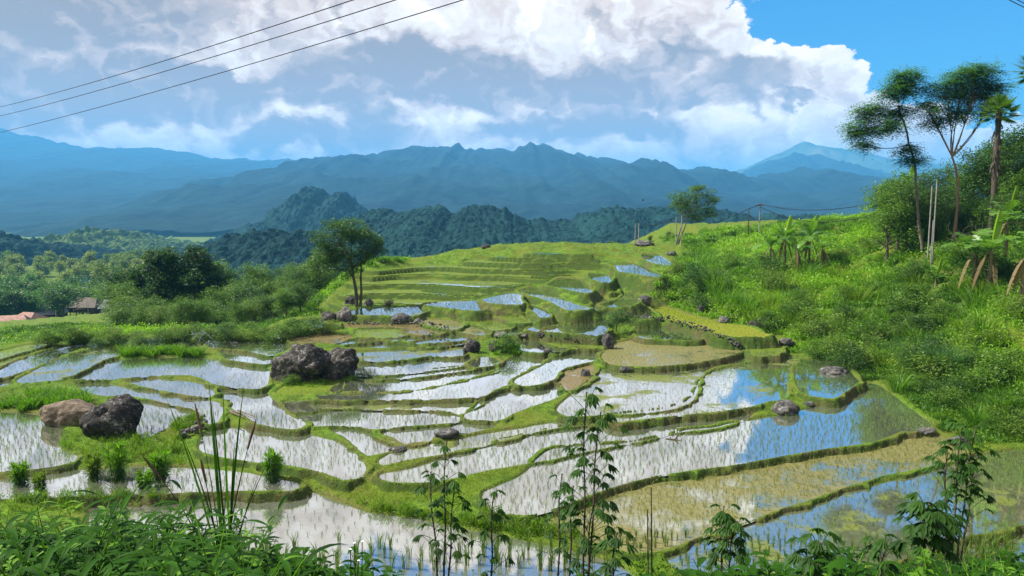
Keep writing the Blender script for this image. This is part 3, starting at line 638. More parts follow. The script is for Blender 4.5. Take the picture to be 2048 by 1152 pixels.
# ------------------------------------------------------------------ mountains and wooded hills
def mountain(name, crest, D, mat, depth, foot=-32, rough=1.0, cell=0.0, front=None, res=520, label=None, back=1.0, extend=True, rows=110, seed=0, ribs=1.0):
    """a ridge whose crest runs through the given sky-line, falling to the valley in front and behind; real depth, real height"""
    cr = np.array(crest, float); u = np.linspace(cr[0, 0], cr[-1, 0], res); v = np.interp(u, cr[:, 0], cr[:, 1])
    x = (u - 1024) / F * D; z = (HV - v) / F * D * 1.0
    L = x[-1] - x[0]
    s = L / res
    jag = fbm(x / (D * .012) + seed, x * 0 + seed * 3.1, 4, 0.6) * D * 0.0042 * rough; z = z + jag + (np.abs(vnoise(x / (D * .016) + seed * 2, x * 0 + 3.3)) - .2) * -D * .014 * rough
    t = np.concatenate([-np.linspace(1, 0, rows) ** 1.15, np.linspace(0, 1, rows // 3)[1:] ** 1.1])
    X = np.repeat(x[None], len(t), 0); T = np.repeat(t[:, None], res, 1)
    h = np.maximum(z - foot, 0)[None]
    # spurs: the slope wanders in and out, and valleys cut into it
    Y = D + T * depth * np.where(T > 0, back, 1.0)
    wx = X + fbm(X / (depth * .5) + seed, Y / (depth * .5), 3) * depth * 0.35
    rid = 1 - np.abs(fbm(wx / (depth * 0.42) + seed, Y / (depth * 0.9), 5, 0.55)) * 2.3
    rid2 = 1 - np.abs(fbm(wx / (depth * 0.15) + seed + 9, Y / (depth * 0.25), 4, 0.6)) * 2.0
    a = np.abs(T); prof = (1 - a) ** 1.15
    env = np.clip(a * 3.5, 0, 1) * (1 - a * 0.6)
    Z = foot + h * (prof + (rid - 0.55) * 0.40 * env * ribs + (rid2 - 0.5) * 0.17 * env * rough * ribs)
    Z = Z + fbm(X / (D * .006), Y / (D * .006), 3) * D * 0.0012 * rough
    if cell:                                                     # tree tops
        def bumps(c, sd):
            xi, yi = X / c, Y / c * 1.0; bx, by = np.floor(xi).astype(int), np.floor(yi).astype(int); best = np.full(X.shape, 9.0); hh = np.zeros(X.shape)
            for ox in (-1, 0, 1):
                for oy in (-1, 0, 1):
                    cx, cy_ = bx + ox, by + oy
                    jx, jy = _perm[(cx + sd) & 255, cy_ & 255], _perm[cy_ & 255, (cx + 31 + sd) & 255]
                    d = (cx + jx - xi) ** 2 + (cy_ + jy - yi) ** 2; m = d < best
                    best = np.where(m, d, best); hh = np.where(m, 0.5 + jx, hh)
            return np.sqrt(np.clip(1 - best * 1.3, 0, 1)) * hh * c * 0.55
        Z = Z + bumps(cell, 0) + bumps(cell * 0.55, 57) * 0.6
    Z = np.maximum(Z, foot - 8)
    i = np.arange(X.size).reshape(X.shape)
    f = np.stack([i[:-1, :-1], i[:-1, 1:], i[1:, 1:], i[1:, :-1]], -1).reshape(-1, 4)
    o = link(name, mesh(name, np.stack([X, Y, Z], -1).reshape(-1, 3), f, mat, smooth=not cell)); tag(o, kind='structure'); return o
FM = mat_forest('mountain_forest', (0.005, 0.015, 0.017), (0.014, 0.038, 0.040), 0.035, rock=0.9)  # haze blue and cloud shade mixed into the foliage colours
FH = mat_forest('hill_forest', (0.003, 0.015, 0.016), (0.018, 0.060, 0.055), 0.16)  # foliage darkened for cloud shadow, tinted blue-green for haze
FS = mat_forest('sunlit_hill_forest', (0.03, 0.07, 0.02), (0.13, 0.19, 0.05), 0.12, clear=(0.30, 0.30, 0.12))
FP = mat_forest('bare_peak', (0.05, 0.085, 0.03), (0.11, 0.15, 0.055), 0.02, clear=(0.17, 0.17, 0.08))
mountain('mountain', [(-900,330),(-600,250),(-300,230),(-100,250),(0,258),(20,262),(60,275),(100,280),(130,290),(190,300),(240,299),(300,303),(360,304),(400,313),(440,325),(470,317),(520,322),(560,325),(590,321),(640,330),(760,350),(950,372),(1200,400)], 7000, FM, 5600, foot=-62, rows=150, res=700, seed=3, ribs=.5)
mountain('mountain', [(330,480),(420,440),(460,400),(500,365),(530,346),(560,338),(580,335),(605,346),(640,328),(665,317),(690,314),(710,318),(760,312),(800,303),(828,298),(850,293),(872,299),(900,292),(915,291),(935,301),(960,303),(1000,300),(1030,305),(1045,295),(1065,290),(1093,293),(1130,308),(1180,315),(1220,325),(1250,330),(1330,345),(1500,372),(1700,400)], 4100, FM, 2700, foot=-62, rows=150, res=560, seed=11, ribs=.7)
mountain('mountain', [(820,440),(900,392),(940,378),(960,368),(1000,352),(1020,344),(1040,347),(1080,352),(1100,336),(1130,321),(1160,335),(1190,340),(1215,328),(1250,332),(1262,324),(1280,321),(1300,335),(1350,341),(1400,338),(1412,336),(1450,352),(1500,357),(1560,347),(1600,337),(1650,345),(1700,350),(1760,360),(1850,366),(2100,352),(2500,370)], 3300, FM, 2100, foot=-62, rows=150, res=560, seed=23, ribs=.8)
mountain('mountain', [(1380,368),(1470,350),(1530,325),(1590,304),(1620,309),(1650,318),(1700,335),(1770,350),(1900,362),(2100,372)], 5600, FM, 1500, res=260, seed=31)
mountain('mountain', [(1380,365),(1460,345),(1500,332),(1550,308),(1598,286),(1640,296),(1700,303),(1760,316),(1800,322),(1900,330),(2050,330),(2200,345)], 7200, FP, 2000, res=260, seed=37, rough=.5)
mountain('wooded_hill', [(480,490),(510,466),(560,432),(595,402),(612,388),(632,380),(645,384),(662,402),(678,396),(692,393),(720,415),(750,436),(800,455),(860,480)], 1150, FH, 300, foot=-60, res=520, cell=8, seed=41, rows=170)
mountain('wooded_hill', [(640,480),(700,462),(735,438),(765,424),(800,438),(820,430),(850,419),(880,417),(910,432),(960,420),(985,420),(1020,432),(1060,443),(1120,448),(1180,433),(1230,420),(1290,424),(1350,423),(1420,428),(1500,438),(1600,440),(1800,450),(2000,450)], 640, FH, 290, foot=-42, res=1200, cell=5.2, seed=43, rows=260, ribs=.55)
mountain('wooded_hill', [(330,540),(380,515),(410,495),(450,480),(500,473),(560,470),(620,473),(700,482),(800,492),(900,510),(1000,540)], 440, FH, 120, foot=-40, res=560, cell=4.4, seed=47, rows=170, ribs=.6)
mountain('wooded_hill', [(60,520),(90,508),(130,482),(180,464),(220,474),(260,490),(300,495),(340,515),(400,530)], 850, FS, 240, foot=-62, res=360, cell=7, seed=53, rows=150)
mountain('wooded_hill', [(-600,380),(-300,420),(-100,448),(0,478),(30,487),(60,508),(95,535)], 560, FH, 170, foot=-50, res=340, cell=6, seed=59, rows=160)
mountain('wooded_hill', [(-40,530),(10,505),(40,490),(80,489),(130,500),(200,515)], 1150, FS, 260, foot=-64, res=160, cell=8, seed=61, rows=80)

# ------------------------------------------------------------------ haze
def build_haze():
    m = bpy.data.materials.new('haze'); m.use_nodes = True; nt = m.node_tree; nt.nodes.clear()
    out = node(nt, 'ShaderNodeOutputMaterial'); v = node(nt, 'ShaderNodeVolumePrincipled')
    v.inputs['Color'].default_value = HAZE_COL + (1,); v.inputs['Density'].default_value = HAZE_D; v.inputs['Anisotropy'].default_value = 0.0
    nt.links.new(v.outputs[0], out.inputs['Volume'])
    x0, x1, y0, y1, z0, z1 = -16200, 16200, -200, 16400, -75, 790
    vs = [(x, y, z) for x in (x0, x1) for y in (y0, y1) for z in (z0, z1)]
    f = [(0, 1, 3, 2), (4, 6, 7, 5), (0, 4, 5, 1), (2, 3, 7, 6), (0, 2, 6, 4), (1, 5, 7, 3)]
    o = link('haze', mesh('haze', vs, np.array(f), m)); tag(o, kind='stuff')
HAZE_COL, HAZE_D = (0.14, 0.54, 1.0), 0.00018
build_haze()
# ------------------------------------------------------------------ blades, leaves, tubes
def frame_from(d):
    d = d / (np.linalg.norm(d, axis=1)[:, None] + 1e-9)
    ref = np.where(np.abs(d[:, 2:3]) > 0.95, np.array([[1.0, 0, 0]]), np.array([[0, 0, 1.0]]))
    s = np.cross(d, ref); s /= np.linalg.norm(s, axis=1)[:, None] + 1e-9
    return d, s, np.cross(s, d)
class Bag:
    """gathers many small faces into one mesh"""
    def __init__(s): s.v, s.f3, s.f4, s.t, s.n, s.m3, s.m4 = [], [], [], [], 0, [], []
    def add(s, v, f, tint, mi=0):
        f = np.asarray(f) + s.n; v = v.reshape(-1, 3)
        (s.f3 if f.shape[1] == 3 else s.f4).append(f); (s.m3 if f.shape[1] == 3 else s.m4).append(np.full(len(f), mi))
        s.v.append(v); s.t.append(np.broadcast_to(tint, (len(v),)) if np.ndim(tint) < 1 else tint); s.n += len(v)
    def build(s, name, mats, smooth=False):
        fs, mi = [], []
        if s.f3: fs.append(np.concatenate(s.f3)); mi.append(np.concatenate(s.m3))
        if s.f4: fs.append(np.concatenate(s.f4)); mi.append(np.concatenate(s.m4))
        return mesh(name, np.concatenate(s.v), fs, mats, smooth, np.concatenate(s.t), np.concatenate(mi))
def blades(bag, P, h, w, lean, tint, mi=0, droop=0.35, seg=2, az=None, g=rng):
    """one blade of grass per base point"""
    n = len(P); az = g.random(n) * 2 * np.pi if az is None else az
    h = np.broadcast_to(h, n); w = np.broadcast_to(w, n); lean = np.broadcast_to(lean, n)
    o = np.stack([np.cos(az), np.sin(az), np.zeros(n)], 1)
    fa = g.random(n) * np.pi; s = np.stack([np.cos(fa), np.sin(fa), np.zeros(n)], 1) * (w * .5)[:, None]
    up = np.array([0, 0, 1.0])
    tip = P + o * (h * (lean + droop * .6))[:, None] + up * (h * (1 - droop * .35))[:, None]
    if seg == 1:
        v = np.stack([P - s, P + s, tip], 1); i = np.arange(n)[:, None] * 3; f = i + np.array([[0, 1, 2]])
        bag.add(v, f, np.repeat(tint, 3) if np.ndim(tint) else tint, mi)
    else:
        mid = P + o * (h * lean * .5)[:, None] + up * (h * .6)[:, None]
        v = np.stack([P - s * .8, P + s * .8, mid + s, mid - s, tip], 1); i = np.arange(n)[:, None] * 5
        t = np.repeat(tint, 5) if np.ndim(tint) else tint
        bag.add(v, i + np.array([[0, 1, 2, 3]]), t, mi)
        bag.f3.append(bag.n - n * 5 + i + np.array([[3, 2, 4]])); bag.m3.append(np.full(n, mi))
def leaves(bag, P, d, L, W, tint, mi=0, roll=None, fold=0.0, g=rng, wide=0.45):
    """a pointed leaf from each base point along d; fold lifts its two halves"""
    n = len(P); d, s, u = frame_from(d); a = (g.random(n) - .5) * 2.2 if roll is None else roll
    s2 = s * np.cos(a)[:, None] + u * np.sin(a)[:, None]; L = np.broadcast_to(L, n)[:, None]; W = np.broadcast_to(W, n)[:, None]
    t = np.repeat(tint, 4) if np.ndim(tint) else tint
    m = P + d * L * wide
    v = np.stack([P, m + s2 * W * .5, P + d * L, m - s2 * W * .5], 1)
    i = np.arange(n)[:, None] * 4; bag.add(v, i + np.array([[0, 1, 2, 3]]), t, mi)
def rdir(n, g=rng, up=0.0):
    d = g.normal(size=(n, 3)); d /= np.linalg.norm(d, axis=1)[:, None]; d[:, 2] += up; return d / np.linalg.norm(d, axis=1)[:, None]
def tube(bag, pts, rad, sides=7, tint=0.5, mi=0, cap=True):
    pts = np.asarray(pts, float); rad = np.broadcast_to(rad, len(pts)); n = len(pts)
    t = np.gradient(pts, axis=0); _, s, u = frame_from(t)
    for k in range(1, n):                                             # keep the ring from twisting
        p = s[k - 1] - t[k] / np.linalg.norm(t[k]) * np.dot(s[k - 1], t[k] / np.linalg.norm(t[k])); s[k] = p / (np.linalg.norm(p) + 1e-9); u[k] = np.cross(s[k], t[k] / np.linalg.norm(t[k]))
    a = np.linspace(0, 2 * np.pi, sides, endpoint=False)
    v = pts[:, None] + (s[:, None] * np.cos(a)[None, :, None] + u[:, None] * np.sin(a)[None, :, None]) * rad[:, None, None]
    i = np.arange(n * sides).reshape(n, sides); j = np.roll(i, -1, 1)
    bag.add(v, np.stack([i[:-1], j[:-1], j[1:], i[1:]], -1).reshape(-1, 4), tint, mi)
    if cap:
        c = np.concatenate([v[-1], pts[-1:]]); k = np.arange(sides)
        bag.add(c, np.stack([k, (k + 1) % sides, np.full(sides, sides)], 1), tint, mi)

# ------------------------------------------------------------------ rice
def build_rice():
    pts, hs, kinds, Ds = [], [], [], []
    g = np.random.default_rng(3)
    for k, q in enumerate(pads):
        c = q.poly.mean(0); D = c[1]
        s = {'w': .27, 'p': .27, 'g': .20, 'o': .22, 'y': .15, 'm': .28}[q.kind]
        if k == P1: s = .38
        if D < 27 and q.kind in 'wp' and k != P1: s = .30
        a = -math.atan2(c[0], c[1]) + (g.random() - .5) * 0.5
        if k == P1: a = -0.16
        ca, sa = math.cos(a), math.sin(a)
        r = np.abs(q.poly - c).max() * 1.5; m = int(r / s) + 2
        ii, jj = np.meshgrid(np.arange(-m, m + 1), np.arange(-m, m + 1)); ax, ay = ii.ravel() * s, jj.ravel() * s * (0.85 if k != P1 else 1.35)
        ax = ax + np.sin(ay * .5 + k) * .12 + (jj.ravel() % 2) * s * .5 * (k != P1)
        X = np.stack([c[0] + ax * ca - ay * sa, c[1] + ax * sa + ay * ca], 1) + g.normal(size=(ax.size, 2)) * .055
        X = X[(X[:, 0] > q.lo[0]) & (X[:, 0] < q.hi[0]) & (X[:, 1] > q.lo[1]) & (X[:, 1] < q.hi[1])]
        X = X[np.abs(X[:, 0] / np.maximum(X[:, 1], .1)) < 0.85]
        X = X[sdist(X, q.poly) < -0.12]
        if q.kind in 'wpm':                                            # gaps where seedlings failed
            X = X[fbm(X[:, 0] * .5 + k, X[:, 1] * .5, 3) > -0.42]
        pts.append(np.column_stack([X, np.full(len(X), q.z)])); kinds += [q.kind] * len(X); Ds.append(X[:, 1])
    xx, yy = np.meshgrid(np.arange(-40, 40, .30), np.arange(50, 100, .30)); X = np.stack([xx.ravel(), yy.ravel()], 1) + g.normal(size=(xx.size, 2)) * .06
    X = X[sdist(X, HILL) < -.4]; z, d, _ = terrain(X); _, f = terraces(hill_z(X)[0]); ok = (d > .4) & (f > .15) & (f < .75)
    pts.append(np.column_stack([X[ok], z[ok]])); kinds += ['y'] * int(ok.sum()); Ds.append(X[ok, 1])
    P = np.concatenate(pts); K = np.array(kinds); D = np.concatenate(Ds)
    t, dm_, _ = terrain(P[:, :2]); ok = (t < P[:, 2] + 0.02) | (K == 'y'); P, K, D = P[ok], K[ok], D[ok]
    vis = (410 + -P[:, 2] * F / P[:, 1] < 1175) & (np.abs(P[:, 0] / P[:, 1]) < 0.71)
    order = np.argsort(np.where(vis, D, 1e9)); first = order[:300]; rest = order[300:]
    protos = []
    for k in range(6):
        b = Bag(); n = 17; gg = np.random.default_rng(50 + k)
        base = np.column_stack([gg.normal(size=(n, 2)) * .018, np.full(n, -.04)])
        blades(b, base, .36 + gg.random(n) * .18, .013, .05 + gg.random(n) * .18, gg.random(n), droop=.25, g=gg)
        protos.append(b.build('rice_seedling', MT['rice']))
    for j, i in enumerate(first):
        o = link('rice_seedling', protos[j % 6], loc=P[i]); o.rotation_euler.z = g.random() * 6.28; o.scale = Vector((1, 1, .85 + g.random() * .35)) * (1.3 if abs(P[i][2] - pads[P1].z) < .01 else .62)
        tag(o, 'thin green rice seedling standing in the nearest flooded paddies', 'rice plant', 'rice seedlings of the nearest paddy rows')
    b = Bag()
    P, K, D = P[rest], K[rest], D[rest]
    print('rice tufts', len(P))
    for lo, hi, nb, seg, w in ((0, 32, 6, 2, .010), (32, 50, 4, 1, .013), (50, 200, 4, 1, .022)):
        m = (D >= lo) & (D < hi)
        for kk, mi in (('wpm', 0), ('g', 1), ('y', 1), ('o', 2)):
            mm = m & np.isin(K, list(kk)); n = mm.sum()
            if not n: continue
            Q = np.repeat(P[mm], nb, 0); N = len(Q); Q = Q + np.column_stack([g.normal(size=(N, 2)) * .022, np.full(N, -.03)])
            hh = (.09 + g.random(N) * .10) * (1.15 if kk == 'g' else 1.0)
            if lo == 0: hh = hh * 1.25
            tint = np.clip(np.repeat(g.random(n), nb) * .6 + g.random(N) * .4, 0, 1)
            mat = mi if (kk != 'wpm' or lo < 50) else 3
            blades(b, Q, hh, w, .05 + g.random(N) * .3, tint, mat, seg=seg, g=g)
    o = link('rice_crop', b.build('rice_crop', [MT['rice'], MT['grass'], MT['riceochre'], MT['ricedark']])); tag(o, 'green rice seedlings in rows across the flooded terraces', kind='stuff')
P1 = max(range(len(pads)), key=lambda k: -pads[k].z if pads[k].poly[:, 1].min() < 21 and abs(pads[k].poly.mean(0)[0]) < 8 else -99)
build_rice()

# ------------------------------------------------------------------ grass and undergrowth
def fan_points(n, y0, y1, g, power=1.0, amax=37.5):
    """random ground positions seen in the picture, denser where they are nearer"""
    a = np.radians((g.random(n) * 2 - 1) * amax); t = g.random(n); r = y0 * (y1 / y0) ** t
    return np.stack([np.sin(a) * r, np.cos(a) * r], 1)
def is_hill(P):
    """the uncultivated slope on the right"""
    a = P[:, 0] / P[:, 1]; edge = np.interp(P[:, 1], [20, 28, 36, 44, 50, 58, 70, 90, 110], [.80, .60, .50, .36, .26, .19, .22, .24, .2])
    return a > edge
def build_grass():
    g = np.random.default_rng(5); b = Bag()
    Q = fan_points(600000, 15, 110, g); z, d, _ = terrain(Q)
    keep = (d > 0.03) & ((d < 1.2) | (g.random(len(Q)) < .35)) & ~((d < .12) & (g.random(len(Q)) < .5)) & (fbm(Q[:, 0] * 1.1, Q[:, 1] * 1.1, 3) > -.28)
    Q, z, d = Q[keep], z[keep], d[keep]; n = len(Q); D = Q[:, 1]
    tint = np.clip(.45 + fbm(Q[:, 0] * .5, Q[:, 1] * .5, 3) * .9 + (g.random(n) - .5) * .5, 0, 1)
    h = (.035 + g.random(n) ** 2 * .085) * np.where(D < 26, 1.5, 1.0) * (1 + sstep(d, .4, 1.5) * 1.3); w = .010 + D * .00035
    blades(b, np.column_stack([Q, z - .01]), h, w, .2 + g.random(n) * .5, tint, 0, seg=1, g=g)
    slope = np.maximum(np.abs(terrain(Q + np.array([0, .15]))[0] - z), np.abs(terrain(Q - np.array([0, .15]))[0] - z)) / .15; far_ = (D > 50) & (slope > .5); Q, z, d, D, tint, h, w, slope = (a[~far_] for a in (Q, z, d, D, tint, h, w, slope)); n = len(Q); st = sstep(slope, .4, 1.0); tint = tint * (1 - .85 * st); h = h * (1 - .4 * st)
    print('bank grass', n)
    o = link('bank_grass', b.build('bank_grass', MT['grass'])); tag(o, 'short grass on the bunds and terrace banks', kind='stuff')
    # the lush slope on the right and the flank on the left
    b = Bag(); Q = fan_points(24000, 18, 115, g, amax=38)
    z, d, _ = terrain(Q); left = (~is_hill(Q)) & (Q[:, 0] / Q[:, 1] < -.14) & (d > 3)
    keep = ((is_hill(Q) & (d > .35)) | left) & (sdist(Q, HILL) > .3)
    Q, z, d, left = Q[keep], z[keep], d[keep], left[keep]; n = len(Q); D = Q[:, 1]
    kind = fbm(Q[:, 0] * .16 + 40, Q[:, 1] * .16, 3)
    m = 40; size = .32 + np.clip(kind + .5, 0, 1) * .5 + g.random(n) * .25; size *= sstep(d, 0, 2) * .65 + .35
    cen = np.column_stack([Q, z]); C = np.repeat(cen, m, 0); N = len(C); dd = rdir(N, g, .35); dd[:, 2] = np.abs(dd[:, 2])
    rad = np.repeat(size, m); C = C + dd * (rad * (.35 + .65 * g.random(N)))[:, None] * np.array([1.0, 1.0, .75])
    sc = .045 + np.repeat(D, m) * .0019
    ctint = np.clip(.5 + kind * 1.7 + (g.random(n) - .5) * .8, 0, 1)
    tint = np.clip(np.repeat(ctint, m) + (g.random(N) - .5) * .3, 0, 1)
    leaves(b, C, dd * .5 + rdir(N, g, .2), sc * (.9 + g.random(N) * .8), sc * .62, tint, 0, g=g)
    # tussocks
    t = np.where((kind < .12) | (g.random(n) < .25))[0]; nb = 26; Qg = np.repeat(cen[t], nb, 0); N = len(Qg); Qg[:, :2] += g.normal(size=(N, 2)) * .16; Qg[:, 2] -= .05
    Dg = np.repeat(D[t], nb)
    blades(b, Qg, (.35 + g.random(N) * .5) * np.repeat(np.where(d[t] < 1.5, .5, 1), nb), .008 + Dg * .00045, .25 + g.random(N) * .5, np.clip(np.repeat(ctint[t], nb) * .7 + g.random(N) * .35, 0, 1), 1, droop=.6, g=g)
    print('undergrowth', n, N)
    o = link('undergrowth', b.build('undergrowth', [MT['leaf_mid2'], MT['bankgrass']])); tag(o, 'lush green weeds and tussocks covering the slopes', kind='stuff')
MT['leaf_mid2'] = mat_leaf('undergrowth_leaf', (0.042, 0.12, 0.006), (0.22, 0.42, 0.018), 0.42)
build_grass()
# ------------------------------------------------------------------ boulders and stones
def ico(sub):
    bm = bmesh.new(); bmesh.ops.create_icosphere(bm, subdivisions=sub, radius=1); v = np.array([x.co[:] for x in bm.verts]); f = np.array([[y.index for y in x.verts] for x in bm.faces]); bm.free(); return v, f
ICO4, ICO3 = ico(5), ico(4)
PALE = mat_rock((0.040, 0.040, 0.038), (0.165, 0.158, 0.142))
def rock_mesh(w, d, h, seed, rough=1.0, sub=ICO3, lean=0.0, facets=5):
    g = np.random.default_rng(seed); v, f = sub; v = v.copy(); o = seed * 7.7
    for _ in range(facets):                                          # broad split faces
        n = rdir(1, g)[0]; k = .62 + g.random() * .3; t = v @ n - k; v = v - np.where(t > 0, t * .85, 0)[:, None] * n
    n3 = lambda s, a: (fbm(v[:, 0] * s + o, v[:, 1] * s + v[:, 2] * s * .7, 4, .55) + fbm(v[:, 2] * s + o, v[:, 0] * s - v[:, 1] * s * .6 + 5, 4, .55)) * a
    v = v * (1 + n3(1.1, .20 * rough) + n3(3.7, .10 * rough) - np.abs(n3(2.3, .13 * rough)) + n3(9, .035 * rough))[:, None]
    v[:, 0] += v[:, 2] * lean
    v = v * np.array([w / 2, d / 2, h * .72]); v[:, 2] += h * .28
    v[:, 2] = np.where(v[:, 2] < -h * .25, -h * .25, v[:, 2])
    return mesh('boulder', v, f, MT['rock'], smooth=True)
def rock(u, v, wpx, hpx, label, name='boulder', D=None, dr=0.8, seed=None, sub=ICO3, rough=1.0, lean=0.0, dz=0.0, group=None, mat=None, cat=None):
    """u, v is where its foot meets the ground"""
    p = hit(u, v) if D is None else atD(u, v, D)
    w, h = wpx / F * p[1], hpx / F * p[1]
    o = link(name, rock_mesh(w, w * dr, h, seed or int(u * 3 + v), rough, sub, lean), loc=(p[0], p[1] + w * dr * .3, p[2] + dz))
    if mat: o.data.materials[0] = mat
    tag(o, label, cat or 'rock', group); return o
rock(597, 766, 125, 80, 'largest dark boulder in the flooded paddies, streaked with white lichen', sub=ICO4, dr=.9, seed=5, lean=.12)
rock(676, 757, 84, 62, 'dark boulder leaning against the right side of the largest boulder', sub=ICO4, dr=.9, seed=12, lean=.2)
rock(216, 873, 118, 82, 'rounded dark boulder above the grassy bank on the left', sub=ICO4, dr=.8, seed=21)
rock(140, 850, 150, 52, 'long sloping brown rock slab against the rounded left boulder', name='rock_slab', sub=ICO4, dr=.5, seed=31, rough=.6, mat=mat_simple('brown_rock', (0.10, 0.075, 0.05), (0.24, 0.19, 0.14), 4, bs=.8, bd=.1))
for i, a in enumerate([
 (1708,722,56,48,'round boulder with pale lichen below the green slope'),(1521,663,62,36,'grey boulder at the foot of the slope above the ochre paddy'),
 (1575,832,72,38,'squat grey rock where the bunds meet in the blue paddies'),(1672,752,72,20,'low flat rock lying in the small pond on the right'),
 (1171,757,28,27,'pale upright stone in the muddy pond'),(943,704,42,32,'dark rock beside the weedy mound in mid paddies'),
 (992,704,44,30,'broken grey rock inside the weedy mound'),(893,876,66,20,'low muddy mound of stone between two blue paddies'),
 (795,905,50,14,'flat brown rock at the end of the narrow bund'),(690,643,44,34,'grey craggy rock below the tall tree'),
 (655,642,40,24,'small craggy rock left of the grey outcrop below the tree'),(800,646,52,26,'split grey rock in the brown stone bank'),
 (757,692,22,11,'small rock in the narrow paddy right of the big boulders'),(467,692,26,10,'small dark rock behind the grassy island paddy'),
 (599,666,22,14,'dark stone leftmost on the low stone bank'),(622,667,22,10,'pale stone second on the low stone bank'),(651,667,24,10,'pale stone rightmost on the low stone bank'),
 (1003,676,40,15,'rounded rock at the lower end of the stepped channel'),(1096,708,24,12,'small stone heap on the bund above the long paddy'),
 (1217,694,30,40,'grey rock face under the dark bush'),(1402,628,18,24,'upright stone left of the green slope foot'),(1448,646,32,18,'pale stone half buried in the slope foot'),
 (1290,606,38,20,'grey rock at the narrow neck of the channel'),
 (736,612,28,20,'rough rock right of the tall tree trunk'),
 (1049,674,20,8,'small round stone in the bright water by the stone wall'),(1086,672,26,10,'stone at the left end of the stone wall'),
 (972,497,26,13,'pinkish heap of stones on the top terrace'),(1290,492,50,14,'stone rubble at the foot of the twin poles'),(1345,512,30,12,'dark stones on the path by the poles'),
 (1255,745,40,14,'pale flat stone at the lower left of the ochre field'),(1575,690,40,16,'heap of dry reeds and stone at the slope foot'),
 
 (1620,812,30,10,'small stone on the bund right of the squat grey rock'),(1860,868,46,14,'dark stones in the eroded bank of the pond'),(1925,890,60,16,'earthy stones under the overhanging grass on the right'),
 (700,610,34,22,'rough rock left of the tall tree trunk'),(835,650,24,16,'small broken rock at the right end of the brown stone bank')]):
    rock(a[0], a[1], a[2] * .8, a[3] * .8, a[4], seed=100 + i, name='boulder' if a[2] > 40 else 'stone', dr=.8, mat=None if i in (1, 5, 6) else PALE)
def rubble(pts, n, smin, smax, label, seed):
    """a dry-stone face made of many small stones"""
    g = np.random.default_rng(seed); b = Bag(); v0, f0 = ico(2); path = np.array([hit(u, v) for u, v in pts]); L = np.linspace(0, len(path) - 1, n)
    for l in L:
        i = min(int(l), len(path) - 2); p = path[i] * (1 - l + i) + path[i + 1] * (l - i); s = smin + (smax - smin) * g.random() ** 2
        q = v0 * (1 + g.random((len(v0), 1)) * .25) * np.array([1, .8, .7]) * s; a = g.random() * 6.3
        q = q @ np.array([[math.cos(a), math.sin(a), 0], [-math.sin(a), math.cos(a), 0], [0, 0, 1]])
        b.add(q + p + np.array([g.normal() * .1, g.normal() * .12 + .1, g.random() * .30]), f0, .5)
    o = link('stone_wall', b.build('stone_wall', PALE)); tag(o, label, 'stone wall')
rubble([(1078,676),(1130,680),(1205,690)], 90, .04, .11, 'dry stone wall below the bright paddy left of the dark bush', 3)
rubble([(1262,640),(1330,640),(1390,655),(1440,675),(1470,690),(1485,700)], 150, .04, .11, 'curved stone retaining wall above the small water strip', 4)
rubble([(700,650),(760,652),(850,650),(900,663)], 100, .04, .12, 'stony brown bank below the far terraces', 5)
rubble([(355,880),(390,868),(405,840)], 60, .05, .12, 'stacked stones in the grassy bank right of the left boulder', 6)

